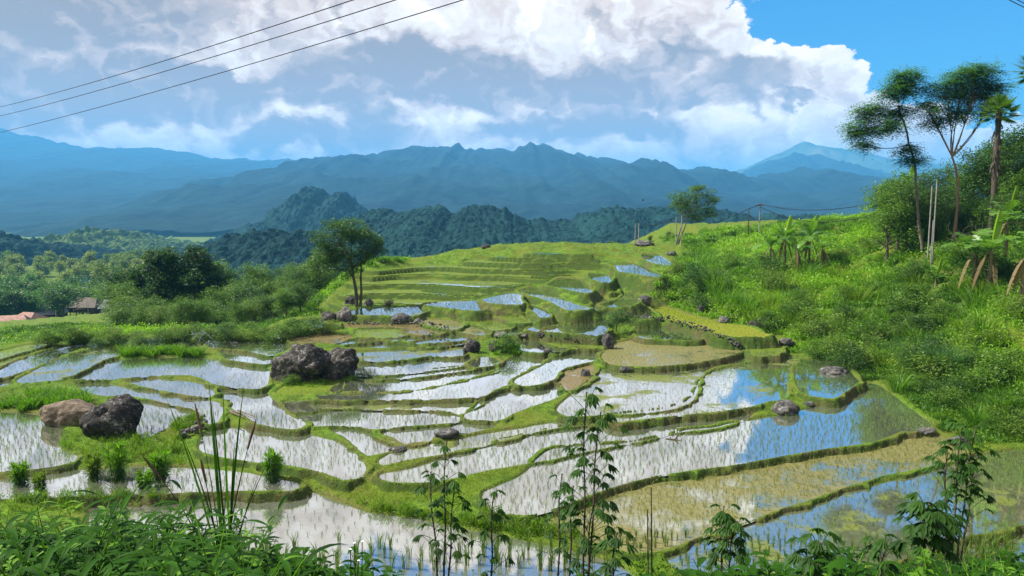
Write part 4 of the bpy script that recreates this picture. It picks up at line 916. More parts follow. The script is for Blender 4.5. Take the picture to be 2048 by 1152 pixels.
# ------------------------------------------------------------------ trees
def bez(a, b, c, n=7):
    t = np.linspace(0, 1, n)[:, None]; return (1 - t) ** 2 * a + 2 * t * (1 - t) * b + t * t * c
def make_tree(name, s, trunk, lobes, leafmat, bark, leaf=.14, n=6000, seed=1, flat=.55, r0=.12, depth=.8, narrow=.5, twigs=14, feather=0, stems=1, clump=.20, droop=0.0, density_shell=.35):
    """s metres per photograph pixel; trunk and lobes in pixels from the foot: (dx, dy up), lobes (dx, dy, rx, ry)"""
    g = np.random.default_rng(seed); tb, cb = Bag(), Bag()
    T = np.array([(x * s, 0, y * s) for x, y in trunk], float); T[1:, 1] += g.normal(size=len(T) - 1) * .08 * s * 20 * .2
    path = np.concatenate([T[:1]] + [bez(T[i], (T[i] + T[i + 1]) / 2 + g.normal(size=3) * .04 * np.linalg.norm(T[i + 1] - T[i]) * np.array([1, 1, 0]), T[i + 1], 6)[1:] for i in range(len(T) - 1)])
    path[0, 2] -= .25
    for k in range(stems):
        off = np.array([g.normal() * r0 * 2.2, g.normal() * r0 * 2, 0]) * (k > 0)
        tube(tb, path + off * np.linspace(.5, 1.5, len(path))[:, None], np.linspace(r0, r0 * .45, len(path)) * (1 if k == 0 else .75), 9, g.random())
    vol = sum(l[2] * l[3] for l in lobes)
    for (x, y, rx, ry) in lobes:
        c = np.array([x * s, g.normal() * depth * rx * s * .4, y * s]); R_ = np.array([rx * s, rx * s * depth, ry * s])
        # limb from the trunk to the lobe
        dd = np.linalg.norm(path - (c - np.array([0, 0, R_[2] * 1.2])), axis=1); j = int(np.clip(dd.argmin(), len(path) // 3, len(path) - 1)); a = path[j]
        rr = r0 * .5 * (1 - .4 * j / len(path)); mid = (a + c) / 2 + np.array([0, 0, -.12 * np.linalg.norm(c - a)]) + g.normal(size=3) * .05 * np.linalg.norm(c - a)
        limb = bez(a, mid, c, 8); tube(tb, limb, np.linspace(rr, rr * .4, 8), 6, g.random())
        k = max(3, int(twigs * rx * ry / vol * len(lobes)))
        ends = rdir(k, g, .15); ends = c + ends * R_ * (density_shell + (1 - density_shell) * g.random(k) ** .5)[:, None]
        for e in ends:
            st = limb[g.integers(4, 8)]; tw = bez(st, (st + e) / 2 + np.array([0, 0, -.05]), e, 5); tube(tb, tw, np.linspace(rr * .38, rr * .12, 5), 4, g.random(), cap=False)
        m = max(6, int(n * rx * ry / vol / k)); E = np.repeat(ends, m, 0); N = len(E)
        cr = clump * (R_[0] + R_[2]) * 1.6; off = rdir(N, g) * (g.random(N) ** .45)[:, None] * cr * np.array([1, 1, flat]); off[:, 2] -= droop * np.hypot(off[:, 0], off[:, 1])
        P = E + off; d = off / (np.linalg.norm(off, axis=1)[:, None] + 1e-6) + rdir(N, g) * .7; d[:, 2] = d[:, 2] * .5 - .1
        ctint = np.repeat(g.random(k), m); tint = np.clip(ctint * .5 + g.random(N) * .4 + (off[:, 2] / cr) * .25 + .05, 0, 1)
        if feather:                                                   # leaflets in rows along a drooping rib
            q = feather; P = np.repeat(P, q, 0); dn = d / np.linalg.norm(d, axis=1)[:, None]; dn = np.repeat(dn, q, 0); tt = np.tile(np.linspace(0, 1, q), N); rib = leaf * 3.2
            _, sd_, _ = frame_from(dn); sgn = np.where(np.tile(np.arange(q), N) % 2, 1, -1)[:, None]
            P = P + dn * (tt * rib)[:, None] - np.array([0, 0, 1]) * (tt ** 2 * rib * .25)[:, None]; leaves(cb, P, dn * .5 + sd_ * sgn, leaf, leaf * .38, np.repeat(tint, q), roll=(g.random(len(P)) - .5) * .8, g=g)
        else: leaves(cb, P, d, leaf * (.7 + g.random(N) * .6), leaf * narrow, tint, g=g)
    return tb.build('trunk', bark, smooth=True), cb.build('crown', leafmat)
def place_tree(meshes, name, loc, label, group=None, rz=0, scale=1, cat='tree'):
    r = empty(name, loc, rz, scale); tag(r, label, cat, group); link('trunk', meshes[0], r); link('crown', meshes[1], r); return r
def tree_at(u, v, D, *a, name='tree', label='', group=None, cat='tree', sink=0.0, **k):
    p = atD(u, v, D); s = D / F; z = ground(p[0], p[1]); 
    return place_tree(make_tree(name, s, *a, **k), name, (p[0], p[1], p[2] if abs(z - p[2]) < .35 else p[2]), label, group, cat=cat)
# the tall tree on the edge of the far terraces
pt = hit(713, 613); Dt = pt[1]
tree_at(713, 613, Dt, [(0,0),(-4,55),(-8,95)], [(-38,145,36,26),(-8,155,34,22),(22,128,30,24),(-58,108,24,20),(-25,110,34,22),(10,100,26,18),(40,112,16,24),(-12,72,20,16),(-45,82,24,14)], MT['leaf_dark'], MT['barkd'],
        leaf=.16, n=15000, seed=4, flat=.5, r0=.15, depth=.9, stems=2, clump=.17, twigs=22, label='tall dark tree with twin trunk and broad crown beside the far terraces')
# the leaning tree by the twin poles
tree_at(1352, 496, 92, [(0,0),(6,30),(14,60)], [(14,100,28,14),(45,112,26,12),(62,92,22,16),(30,80,30,14),(68,70,14,12),(40,60,22,10),(5,85,16,8)], MT['leaf_mid'], MT['bark'],
        leaf=.20, n=8000, seed=9, flat=.45, r0=.13, stems=2, clump=.18, twigs=18, label='light leaning tree beside the twin poles on the ridge')
# the three tall trees on the right
tree_at(1845, 492, 54, [(0,0),(-12,60),(-22,130),(-40,200),(-62,262)], [(-55,322,30,20),(-78,298,30,16),(-112,262,30,18),(-138,228,26,16),(-92,232,32,16),(-60,258,26,14),(-130,196,18,10),(-45,190,20,12),(-28,168,22,12)], MT['leaf_blue'], MT['bark'],
        leaf=.20, n=4600, seed=14, flat=.55, r0=.12, clump=.15, twigs=34, feather=7, label='slender feathery tree with pale leaning trunk on the green slope')
tree_at(1907, 486, 53, [(0,0),(4,70),(0,125),(-14,170)], [(-40,300,34,20),(0,322,34,18),(30,330,30,18),(55,300,28,20),(20,292,36,18),(-70,262,26,16),(-52,235,24,12),(-10,255,30,16),(50,262,24,14)], MT['leaf_blue'], MT['barko'],
        leaf=.20, n=4600, seed=17, flat=.55, r0=.14, clump=.14, twigs=38, feather=7, label='tall feathery tree with orange-brown trunk and bare forking branches')

# palms
def fan_palm(h, r=.18, nl=26, R_=1.25, seed=1):
    g = np.random.default_rng(seed); tb, cb = Bag(), Bag()
    path = bez(np.array([0, 0, -.3]), np.array([.1, 0, h * .5]), np.array([0, 0, h]), 14); tube(tb, path, r * (1 + .15 * np.sin(np.arange(14) * 2.1)), 9, .4)
    top = path[-1]
    for k in range(60):                                              # old leaf bases hanging on the trunk
        a = g.random() * 6.3; z = h * (.55 + .43 * g.random()); b = np.array([math.cos(a) * r, math.sin(a) * r, z]); leaves(tb, b[None], np.array([[math.cos(a) * .3, math.sin(a) * .3, -1]]), .5, .10, .2, g=g)
    for k in range(nl):
        el = -0.55 + 1.9 * (k / nl); a = k * 2.4; d = np.array([math.cos(a) * math.cos(el), math.sin(a) * math.cos(el), math.sin(el)])
        c = top + d * R_ * .55 - np.array([0, 0, .12]); tube(cb, bez(top, (top + c) / 2 + np.array([0, 0, .08]), c, 4), .018, 4, .3, cap=False)
        _, s, u = frame_from(d[None]); s, u = s[0], u[0]; m = 24; th = np.linspace(-1.9, 1.9, m)
        dd = d * np.cos(th)[:, None] + s * np.sin(th)[:, None] + u * (.12 * np.cos(th * 2))[:, None]; dd[:, 2] -= .12
        leaves(cb, np.repeat(c[None], m, 0), dd, R_ * .62 * (.85 + .15 * np.cos(th)), .085, np.clip(.3 + g.random(m) * .5, 0, 1), roll=np.full(m, .3), g=g)
    return tb.build('trunk', MT['barkd'], True), cb.build('crown', MT['leaf_mid'])
p = atD(1985, 400, 50); zg = ground(p[0], p[1]); place_tree(fan_palm(atD(1980, 222, 50)[2] - zg, seed=3), 'fan_palm', (p[0], p[1], zg), 'fan palm with shaggy trunk beside the orange-brown tree', cat='palm')
p = atD(2062, 300, 46); zg = ground(p[0], p[1]); place_tree(fan_palm(atD(2058, 140, 46)[2] - zg, seed=5, R_=1.4), 'fan_palm', (p[0], p[1], zg), 'fan palm cut off by the right edge of the picture', cat='palm')

# broad dense trees, shared by the woods
def wood_proto(seed, mat, leaf, n, w=1.0, bark='barkd', **k):
    g = np.random.default_rng(seed); lob = [(g.normal() * 28 * w, 62 + g.random() * 62, 26 + g.random() * 16, 18 + g.random() * 12) for _ in range(9)] + [(-30 * w, 60, 30, 20), (28 * w, 55, 30, 20), (0, 110, 30, 22)]
    return make_tree('wood', .06, [(0, 0), (g.normal() * 4, 45), (g.normal() * 6, 80)], lob, MT[mat], MT[bark], leaf=leaf, n=n, seed=seed, r0=.20, clump=.17, twigs=12, **k)
woodA = [wood_proto(61, 'leaf_dark', .26, 7000), wood_proto(62, 'leaf_mid', .26, 7000), wood_proto(63, 'leaf_mid', .24, 7000, .8), wood_proto(64, 'leaf_dark', .24, 7000, .7), wood_proto(65, 'leaf_light', .24, 6500)]
def bush_proto(seed, mat, leaf, n, w=1.0):
    g = np.random.default_rng(seed); lob = [(g.normal() * 22 * w, 14 + g.random() * 26, 18 + g.random() * 10, 12 + g.random() * 9) for _ in range(8)]
    return make_tree('bush', .03, [(0, 0), (g.normal() * 3, 14), (g.normal() * 4, 26)], lob, MT[mat], MT['barkd'], leaf=leaf, n=n, seed=seed, r0=.035, clump=.2, twigs=7)
bushA = [bush_proto(71, 'leaf_mid', .11, 2600), bush_proto(72, 'leaf_dark', .11, 2600), bush_proto(73, 'leaf_light', .10, 2600)]
gt = np.random.default_rng(31)
def wood(kind, u, v_top, D, hpx, label, group=None, name='broadleaf_tree', protos=woodA, base_h=8.4, zs=None):
    """a tree whose top is at row v_top and whose height is hpx rows"""
    x = (u - 1024) / F * D; z = ground(x, D) if zs is None else zs; top = (HV - v_top) / F * D; sc = hpx / F * D / base_h
    if zs is None: sc = max(.35 * sc, (top - z) / base_h)
    sc = min(sc, hpx / F * D / base_h * 1.6)
    r = place_tree(protos[kind], name, (x, D, top - base_h * sc if zs is None else z), label, group, gt.random() * 6.28, sc); return r
# the tall dark pair left of centre and the wood round it
tree_at(338, 650, 80, [(0,0),(-3,40),(2,90)], [(-22,136,22,16),(8,142,24,16),(-28,112,22,18),(14,116,26,20),(-10,95,34,20),(20,86,24,18),(-22,72,26,16),(6,60,30,16),(-34,58,14,10)], MT['leaf_deep'], MT['barkd'],
        leaf=.28, n=10000, seed=21, flat=.6, r0=.22, clump=.12, twigs=30, label='tall dark dense tree, left of the pair standing over the wood')
tree_at(405, 652, 80, [(0,0),(2,40),(-3,90)], [(-12,146,20,16),(8,136,22,16),(-22,120,22,18),(18,112,24,18),(-4,98,32,18),(30,90,18,14),(-26,84,22,16),(14,72,28,16),(-8,60,28,14)], MT['leaf_deep'], MT['barkd'],
        leaf=.28, n=10000, seed=22, flat=.6, r0=.22, clump=.12, twigs=30, label='tall dark dense tree, right of the pair standing over the wood')
tree_at(288, 640, 84, [(0,0),(1,40)], [(-10,90,12,12),(6,96,12,10),(0,76,16,12)], MT['leaf_deep'], MT['barkd'], leaf=.26, n=2500, seed=23, flat=.7, r0=.14, clump=.18, label='small dark round tree just left of the tall dark pair')
for i in range(78):
    u = 250 + (i % 13) * 32 + gt.normal() * 9; row = i // 13                # rows 0 (far) to 5 (near)
    D = 100 - row * 8.4 + gt.random() * 4; x = (u - 1024) / F * D; z = ground(x, D)
    if u > 600 and row > 3: continue
    h = (8.2, 7.6, 7.0, 6.2, 5.4, 4.4)[row] * (.8 + .4 * gt.random()) * (1.25 if u < 460 and row < 3 else 1)
    vt = 540 + row * 15 + gt.normal() * 7; h = float(np.clip((HV - vt) / F * D - z, h * .75, h * 1.25))
    place_tree(woodA[int(gt.choice([1, 2, 0, 1, 3, 2, 4]))], 'broadleaf_tree', (x, D, z - .2), 'green broadleaf tree in the wood left of the far terraces', 'trees of the wood left of the far terraces', gt.random() * 6.28, h / 8.4)
for i in range(40):
    u = 110 + i * 13.5 + gt.normal() * 8; D = 55 + gt.random() * 6; v = 690 - max(0, (u - 250)) * .045 + gt.normal() * 5
    p = hit(u, v); place_tree(bushA[int(gt.choice([0, 2, 2, 1]))], 'bush', p - np.array([0, 0, .1]), 'leafy bush at the edge of the wood above the left paddies', 'bushes at the edge of the wood', gt.random() * 6, .45 + gt.random() * .45, cat='bush')
# valley trees round the houses, and the sunlit grove beyond
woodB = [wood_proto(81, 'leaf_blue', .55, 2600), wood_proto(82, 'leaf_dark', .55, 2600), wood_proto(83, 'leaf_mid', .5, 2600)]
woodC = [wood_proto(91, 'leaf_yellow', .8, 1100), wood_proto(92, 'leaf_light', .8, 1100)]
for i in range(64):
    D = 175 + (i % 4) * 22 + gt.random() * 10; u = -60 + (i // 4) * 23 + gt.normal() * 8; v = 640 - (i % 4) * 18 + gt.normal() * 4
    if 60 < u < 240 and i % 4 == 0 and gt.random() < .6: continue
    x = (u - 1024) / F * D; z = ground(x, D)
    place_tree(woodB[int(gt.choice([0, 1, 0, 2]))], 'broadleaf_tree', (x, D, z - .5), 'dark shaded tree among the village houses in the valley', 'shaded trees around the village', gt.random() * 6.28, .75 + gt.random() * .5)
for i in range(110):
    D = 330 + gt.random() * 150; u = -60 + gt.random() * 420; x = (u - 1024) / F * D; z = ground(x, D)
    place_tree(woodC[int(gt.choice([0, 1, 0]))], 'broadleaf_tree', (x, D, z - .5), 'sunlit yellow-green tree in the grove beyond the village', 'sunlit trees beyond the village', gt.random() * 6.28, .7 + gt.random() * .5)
# small trees along the ridge behind the top terrace
for i, (u, v, h) in enumerate([(1190, 484, 16), (1225, 482, 14), (1300, 470, 26), (1322, 476, 22), (1408, 468, 24), (1335, 462, 30), (1255, 486, 12)]):
    wood(int(gt.choice([1, 2])), u, v, 112, h * 2.0, 'small dark tree on the ridge behind the top terrace', 'small trees along the ridge')
# the dark thicket under the tall trees on the right
for i, (u, v, D, h) in enumerate([(1775, 350, 54, 120), (1815, 365, 50, 110), (1835, 375, 53, 110), (1930, 350, 52, 130), (1975, 300, 50, 170), (2020, 310, 48, 160), (2048, 330, 44, 150), (1880, 370, 52, 110), (1795, 372, 52, 120), (1775, 400, 50, 90), (1830, 340, 56, 150), (1885, 330, 58, 160), (1940, 310, 56, 170), (1995, 270, 54, 200), (2040, 250, 50, 220), (1850, 390, 51, 95), (1905, 400, 49, 90), (1960, 390, 46, 110), (2010, 380, 43, 120), (2055, 370, 40, 130), (1975, 330, 60, 150), (2080, 300, 46, 180), (1925, 420, 47, 70), (1865, 425, 49, 60)]):
    wood(int(gt.choice([0, 3, 1, 2])), u, v, D * 1.13, h, 'dense dark tree in the thicket on the right-hand hill', 'trees of the thicket on the right')
for i, (u, v, s) in enumerate([(1470, 540, 1.0), (1530, 545, 1.2), (1700, 520, .8), (1625, 470, .9), (1790, 465, 1.4), (1745, 500, .9), (1930, 520, 1.2), (1990, 560, 1.3), (1350, 545, .9), (1690, 600, .8), (1780, 640, .7), (1950, 700, 1.0), (1985, 780, 1.1), (1820, 560, 1.0), (1650, 520, .8), (1900, 820, .8), (1440, 575, .8), (2020, 640, 1.2)] + [(1380 + 670 * gt.random() ** .8, 0, .5 + gt.random() * 1.0) for _ in range(34)]):
    v = v or 560 + (u - 1380) * .12 + gt.random() * (60 + (u - 1380) * .28)
    place_tree(bushA[i % 3], 'bush', hit(u, v) - np.array([0, 0, .15]), 'leafy bush growing out of the green slope on the right', 'bushes on the right-hand slope', gt.random() * 6, s, cat='bush')
place_tree(bushA[1], 'bush', hit(1232, 668) + np.array([0, 0, .3]), 'dark round bush growing on the rock at the end of the stone wall', cat='bush', scale=.95)
place_tree(bushA[0], 'bush', hit(1012, 705), 'green bush on the weedy mound among the mid paddies', cat='bush', scale=.8)
place_tree(bushA[0], 'bush', hit(585, 772), 'low green bush under the largest boulder', cat='bush', scale=.4)
# ------------------------------------------------------------------ banana plants
def strip_leaf(bag, mid, width, up, tint, mi=0, tear=0.0, g=rng, vfold=.25):
    """a long leaf along a midrib: two rows of panels, torn between some of them"""
    n = len(mid); t = np.gradient(mid, axis=0); t /= np.linalg.norm(t, axis=1)[:, None]; s = np.cross(t, up); s /= np.linalg.norm(s, axis=1)[:, None] + 1e-9; u = np.cross(s, t)
    for sg in (-1, 1):
        for i in range(n - 1):
            w0, w1 = width[i], width[i + 1]; dr = (g.random() ** 2) * tear
            e0 = mid[i] + s[i] * sg * w0 + u[i] * w0 * vfold - np.array([0, 0, dr * w0]); e1 = mid[i + 1] + s[i + 1] * sg * w1 + u[i + 1] * w1 * vfold - np.array([0, 0, dr * w1])
            k = .04 if g.random() < tear else 0
            if sg > 0: bag.add(np.array([mid[i], mid[i + 1], e1 * (1 - k) + e0 * k, e0]), [[0, 1, 2, 3]], tint, mi)
            else: bag.add(np.array([mid[i], e0, e1 * (1 - k) + e0 * k, mid[i + 1]]), [[0, 1, 2, 3]], tint, mi)
def banana(name, loc, h, L, nl, label, seed, group=None, W=.27, erect=1, dry=3, fan=None, stem=True):
    g = np.random.default_rng(seed); r = empty(name, loc, 0); tag(r, label, 'banana plant', group)
    tb = Bag(); path = bez(np.array([0, 0, -.3]), np.array([g.normal() * .06, 0, h * .5]), np.array([g.normal() * .08, 0, h]), 9)
    tube(tb, path, np.linspace(.13, .07, 9) * (h / 2.2) ** .5, 9, .5); link('stem', tb.build('stem', MT['bananastem'], True), r)
    top = path[-1]
    for k in range(nl + dry + erect):
        b = Bag(); a = (k * 2.4 + g.random() * .5) if fan is None else fan[k % len(fan)] + g.normal() * .1
        if k < erect: el, dr, mat, ll = 1.35, .10, 'banana_bright', L * .95
        elif k < erect + nl: el = .5 + 0.8 * g.random(); dr, mat, ll = .45 + .45 * (1.3 - el), 'banana', L * (.8 + g.random() * .35)
        else: el, dr, mat, ll = -.4, .9, 'banana_dry', L * .8
        d = np.array([math.cos(a) * math.cos(el), math.sin(a) * math.cos(el), math.sin(el)])
        t = np.linspace(0, 1, 15)[:, None]; mid = top + d * ll * t - np.array([0, 0, 1]) * (t ** 2) * ll * dr * .75
        if mat == 'banana_dry': mid[:, :2] = top[:2] + (mid[:, :2] - top[:2]) * .45
        tt = t[:, 0]; w = W * L / 1.6 * np.clip(np.sin(np.clip((tt - .12) / .88, 0, 1) * np.pi) ** .5, 0.03, 1) * (.35 if mat == 'banana_dry' else 1) * (.6 if k < erect else 1)
        up = np.array([0, 0, 1.0]) if k >= erect else np.array([.3, -1, .1])
        strip_leaf(b, mid, w, up, g.random(), 0, tear=.5 if k >= erect else 0, g=g, vfold=.25 if k >= erect else .5)
        tube(b, mid[:-2], np.linspace(.022, .006, 13), 4, .9, cap=False)
        link('leaf', b.build('leaf', MT[mat]), r)
    return r
MT['bananastem'] = mat_simple('banana_stem', (0.10, 0.085, 0.04), (0.30, 0.24, 0.13), 4, stretch=(4, 4, .8))
MT['banana_bright'] = mat_leaf('young_banana_leaf', (0.16, 0.30, 0.02), (0.28, 0.42, 0.04), .5, .4, .5)
for i, (u, v, hp, L, nl, er, lab) in enumerate([
  (1540, 542, 48, 2.3, 8, 0, 'leftmost banana plant of the clump on the green slope'), (1568, 538, 60, 2.4, 8, 1, 'banana plant with a tall furled leaf left of centre in the clump'),
  (1594, 546, 44, 2.0, 7, 0, 'banana plant in front at the middle of the clump'), (1618, 534, 58, 2.3, 8, 1, 'banana plant with the brightest upright leaf in the clump'),
  (1642, 540, 44, 2.1, 8, 0, 'rightmost banana plant of the clump with a hanging leaf')]):
    p = hit(u, v); banana('banana_plant', p, hp / F * p[1], L, nl, lab, 200 + i, 'banana clump on the green slope', erect=er)
for i, (u, v, hp, L, nl, er, dry, lab) in enumerate([
  (1945, 600, 95, 2.5, 8, 0, 3, 'banana plant with pale broad leaves right of the bare trunks'), (1975, 600, 100, 2.7, 7, 1, 2, 'large banana plant with an upright bright leaf at the right'),
  (2040, 632, 120, 2.4, 8, 1, 3, 'banana plant with brown stem near the right edge'), (2075, 560, 110, 2.6, 7, 0, 2, 'banana plant cut off by the right edge'),
  (2010, 520, 80, 2.5, 8, 1, 1, 'banana plant deep in the thicket on the right'), (1755, 622, 10, 1.1, 3, 1, 0, 'small young banana plant with one bright upright leaf'),
  (1793, 610, 16, .9, 4, 0, 0, 'small pale banana seedling beside the young upright one'), (1868, 575, 18, 1.5, 6, 1, 0, 'low banana plant among the weeds left of the large bananas'),
  (1830, 600, 8, 1.2, 5, 0, 0, 'low spreading banana shoot on the weedy slope'), (1765, 470, 55, 2.6, 9, 0, 0, 'banana plant at the left edge of the thicket'), (1810, 455, 75, 2.6, 9, 1, 1, 'banana plant in the thicket behind the pale trunk'),
  (1500, 470, 10, 1.2, 5, 0, 0, 'small banana plant left behind the clump'), (1900, 430, 60, 2.4, 8, 0, 1, 'banana plant in the thicket right of the orange-brown trunk')]):
    p = hit(u, v); banana('banana_plant', p, hp / F * p[1], L, nl, lab, 220 + i, erect=er, dry=dry)

# ------------------------------------------------------------------ poles and wires
def pole(u, v0, v1, label, r=.06, D=None, group=None, arm=0, mat='concrete', taper=.8):
    p = hit(u, v0) if D is None else atD(u, v0, D); 
    if D is not None: p[2] = ground(p[0], p[1])
    h = atD(u, v1, p[1])[2] - p[2]; o = empty('utility_pole', p); tag(o, label, 'pole', group)
    b = Bag(); s = 8 if mat == 'concrete' else 7; tube(b, [(0, 0, -.4), (0, 0, h * .5), (0, 0, h)], [r, r * (1 + taper) / 2, r * taper], 4 if mat == 'concrete' else 7); link('post', b.build('post', MT[mat]), o)
    for k in range(arm):
        b = Bag(); tube(b, [(-.5, 0, h - .25 - k * .4), (.5, 0, h - .25 - k * .4)], .035, 4); link('crossarm', b.build('crossarm', MT['barkd']), o)
        for x in (-.42, 0, .42):
            b = Bag(); tube(b, [(x, 0, h - .22 - k * .4), (x, 0, h - .08 - k * .4), (x, 0, h - .05 - k * .4)], [.035, .05, .02], 6); link('insulator', b.build('insulator', MT['concrete']), o)
    return p[0], p[1], p[2] + h
A1 = pole(1277, 497, 446, 'pale concrete pole, right of the twin poles by the top terrace', r=.07, D=92); A2 = pole(1270, 497, 450, 'darker concrete pole, left of the twin poles by the top terrace', r=.065, D=94)
B1_ = pole(1351, 500, 433, 'thin grey pole left of the leaning tree', r=.065, D=90); B2_ = pole(1362, 500, 430, 'pale pole in front of the leaning tree', r=.065, D=88)
C1_ = pole(1496, 470, 417, 'dark pole, lower one on the slope crest behind the bananas', r=.065, D=84, mat='barkd'); C2_ = pole(1518, 470, 406, 'taller pole with crossarm on the slope crest behind the bananas', r=.07, D=84, arm=1)
E1_ = pole(1857, 490, 372, 'left grey pole of the pair under the tall right-hand trees', r=.065, D=52); E2_ = pole(1866, 494, 360, 'right grey pole of the pair under the tall right-hand trees', r=.065, D=51.5)
pole(1863, 500, 440, 'short grey post leaning before the pair of poles on the right', r=.05, D=51)
def wire(a, b, sag, label, r=.02, group=None, cat='cable'):
    a, b = np.array(a, float), np.array(b, float); t = np.linspace(0, 1, 40)[:, None]; p = a * (1 - t) + b * t - np.array([0, 0, 1]) * 4 * sag * t * (1 - t)
    g = Bag(); c = p.mean(0); tube(g, p - c, r, 5); o = link('power_cable', g.build('power_cable', MT['wire']), loc=c); tag(o, label, cat, group)
for k, (v0, v1, lab) in enumerate([((0, 214), (705, 0), 'topmost of the three overhead cables at the upper left'), ((0, 232), (790, 0), 'middle of the three overhead cables at the upper left'), ((0, 265), (925, 0), 'lowest of the three overhead cables at the upper left')]):
    a, b = atD(v0[0], v0[1], 62), atD(v1[0], v1[1], 26); a[2] += .42; b[2] += .38; d = b - a; wire(a - d * .4, b + d * .35, .6, lab, .019)
a, b = atD(2018, -2, 20), atD(2048, 13, 22); wire(a - (b - a) * 3, b + (b - a) * 4, .02, 'short cable crossing the upper right corner', .012)
a, b = atD(2030, -4, 20), atD(2050, 6, 22); wire(a - (b - a) * 3, b + (b - a) * 4, .02, 'second short cable in the upper right corner', .012)
Ctop = np.array(C2_) - np.array([0, 0, .1]); Etop = np.array(atD(1790, 395, 66))
wire(Ctop, Etop, .9, 'upper cable from the crossarm pole to the thicket', .03); wire(Ctop - np.array([0, 0, .3]), Etop - np.array([0, 0, .9]), 1.5, 'lower sagging cable from the crossarm pole to the thicket', .035)
wire(Ctop, np.array(C1_), .05, 'short cable between the two crest poles', .035)
wire(np.array(C1_), atD(1415, 448, 88), .2, 'cable from the crest poles to the leaning tree', .03); wire(np.array(B1_), np.array(A1) , .6, 'cable between the grey pole and the twin poles', .03)

# a bird far off, in front of the mountains
def bird():
    b = Bag(); tube(b, [(-.22, 0, 0), (-.1, 0, .02), (.08, 0, .03), (.2, 0, .04), (.26, 0, .03)], [.01, .06, .07, .04, .012], 8)
    o = link('bird', b.build('body', MT['wire'], True), loc=atD(1286, 401, 120)); tag(o, 'small black bird flying in front of the blue mountains', 'bird'); o.rotation_euler.z = .6
    for s in (-1, 1):
        w = Bag(); v = np.array([(.1, 0, .05), (-.08, 0, .05), (-.14, s * .28, .20), (.05, s * .26, .22), (-.16, s * .55, .16), (-.10, s * .56, .165), (.1, 0, .035), (-.08, 0, .035)]); w.add(v, [[0, 1, 2, 3], [3, 2, 4, 5]], .5); link('wing', w.build('wing', MT['wire']), o)
bird()

# ------------------------------------------------------------------ houses in the valley
def roofmat(n, a, b): return mat_simple(n, a, b, 2.0, .8, stretch=(1, 1, 1))
MR = dict(red=roofmat('red_roof', (0.24, 0.13, 0.10), (0.38, 0.24, 0.19)), grey=roofmat('grey_roof', (0.16, 0.17, 0.18), (0.26, 0.27, 0.28)), thatch=roofmat('thatch_roof', (0.07, 0.06, 0.05), (0.16, 0.13, 0.10)),
          wall=roofmat('timber_wall', (0.08, 0.05, 0.035), (0.16, 0.11, 0.07)), white=roofmat('plaster_wall', (0.45, 0.43, 0.38), (0.6, 0.58, 0.52)), dark=roofmat('dark_opening', (0.01, 0.01, 0.012), (0.02, 0.02, 0.02)))
def box(b, x0, x1, y0, y1, z0, z1):
    v = np.array([(x, y, z) for x in (x0, x1) for y in (y0, y1) for z in (z0, z1)]); b.add(v, [(0, 1, 3, 2), (4, 6, 7, 5), (0, 4, 5, 1), (2, 3, 7, 6), (0, 2, 6, 4), (1, 5, 7, 3)], .5)
def house(u, v, D, w, d, hw, hr, roof, wall, rz, label, stilts=0):
    x = (u - 1024) / F * D; z = (HV - v) / F * D; zg = ground(x, D); r = empty('stilt_house' if stilts else 'house', (x, D, z), rz); tag(r, label, 'house')
    b = Bag(); box(b, -w / 2, w / 2, -d / 2, d / 2, stilts, stilts + hw); wl = link('wall', b.build('wall', MR[wall]), r)
    e = .7; zt = stilts + hw; b = Bag()
    for (dz, th) in ((0, .12),):
        v_ = np.array([(-w / 2 - e, -d / 2 - e, zt - .35), (w / 2 + e, -d / 2 - e, zt - .35), (w / 2 - .8, 0, zt + hr), (-w / 2 + .8, 0, zt + hr), (-w / 2 - e, d / 2 + e, zt - .35), (w / 2 + e, d / 2 + e, zt - .35)])
        b.add(v_, [[0, 1, 2, 3], [3, 2, 5, 4]], .5); b.add(v_, [[0, 3, 4], [1, 5, 2]], .5); v2 = v_ - np.array([0, 0, .14]); b.add(v2, [[3, 2, 1, 0], [4, 5, 2, 3]], .5)
        b.add(np.vstack([v_, v2]), [[0, 6, 7, 1], [4, 5, 11, 10], [0, 4, 10, 6], [1, 7, 11, 5]], .5)
    link('roof', b.build('roof', MR[roof]), r)
    n = max(2, int(w / 2.4))
    for k in range(n):
        xx = -w / 2 + (k + .5) * w / n; b = Bag()
        if k == n // 2: box(b, xx - .45, xx + .45, -d / 2 - .04, -d / 2 + .02, stilts + .05, stilts + 2.0); link('door', b.build('door', MR['dark']), r)
        else: box(b, xx - .4, xx + .4, -d / 2 - .04, -d / 2 + .02, stilts + .9, stilts + 1.8); link('window', b.build('window', MR['dark']), r)
    if stilts:
        for xx in np.linspace(-w / 2 + .2, w / 2 - .2, 5):
            for yy in (-d / 2 + .2, d / 2 - .2): b = Bag(); tube(b, [(xx, yy, -1.5), (xx, yy, stilts)], .12, 6); link('stilt', b.build('stilt', MR['wall']), r)
    else:
        b = Bag(); box(b, -w / 2 + .05, w / 2 - .05, -d / 2 + .05, d / 2 - .05, -2.5, .0); link('plinth', b.build('plinth', MR['wall']), r)
house(12, 660, 165, 6.5, 4.5, 1.8, 1.4, 'red', 'wall', .35, 'long house with faded red roof at the left edge of the valley'); house(48, 650, 172, 5, 4, 1.7, 1.2, 'red', 'wall', -.3, 'red-roofed house right of the one at the left edge')
house(92, 640, 185, 6, 5, 2.1, 1.6, 'grey', 'wall', .2, 'grey-roofed hut under the shaded valley trees'); house(168, 636, 190, 7, 5, 1.8, 1.9, 'thatch', 'wall', -.1, 'dark thatched stilt house in the middle of the village', stilts=1.6)
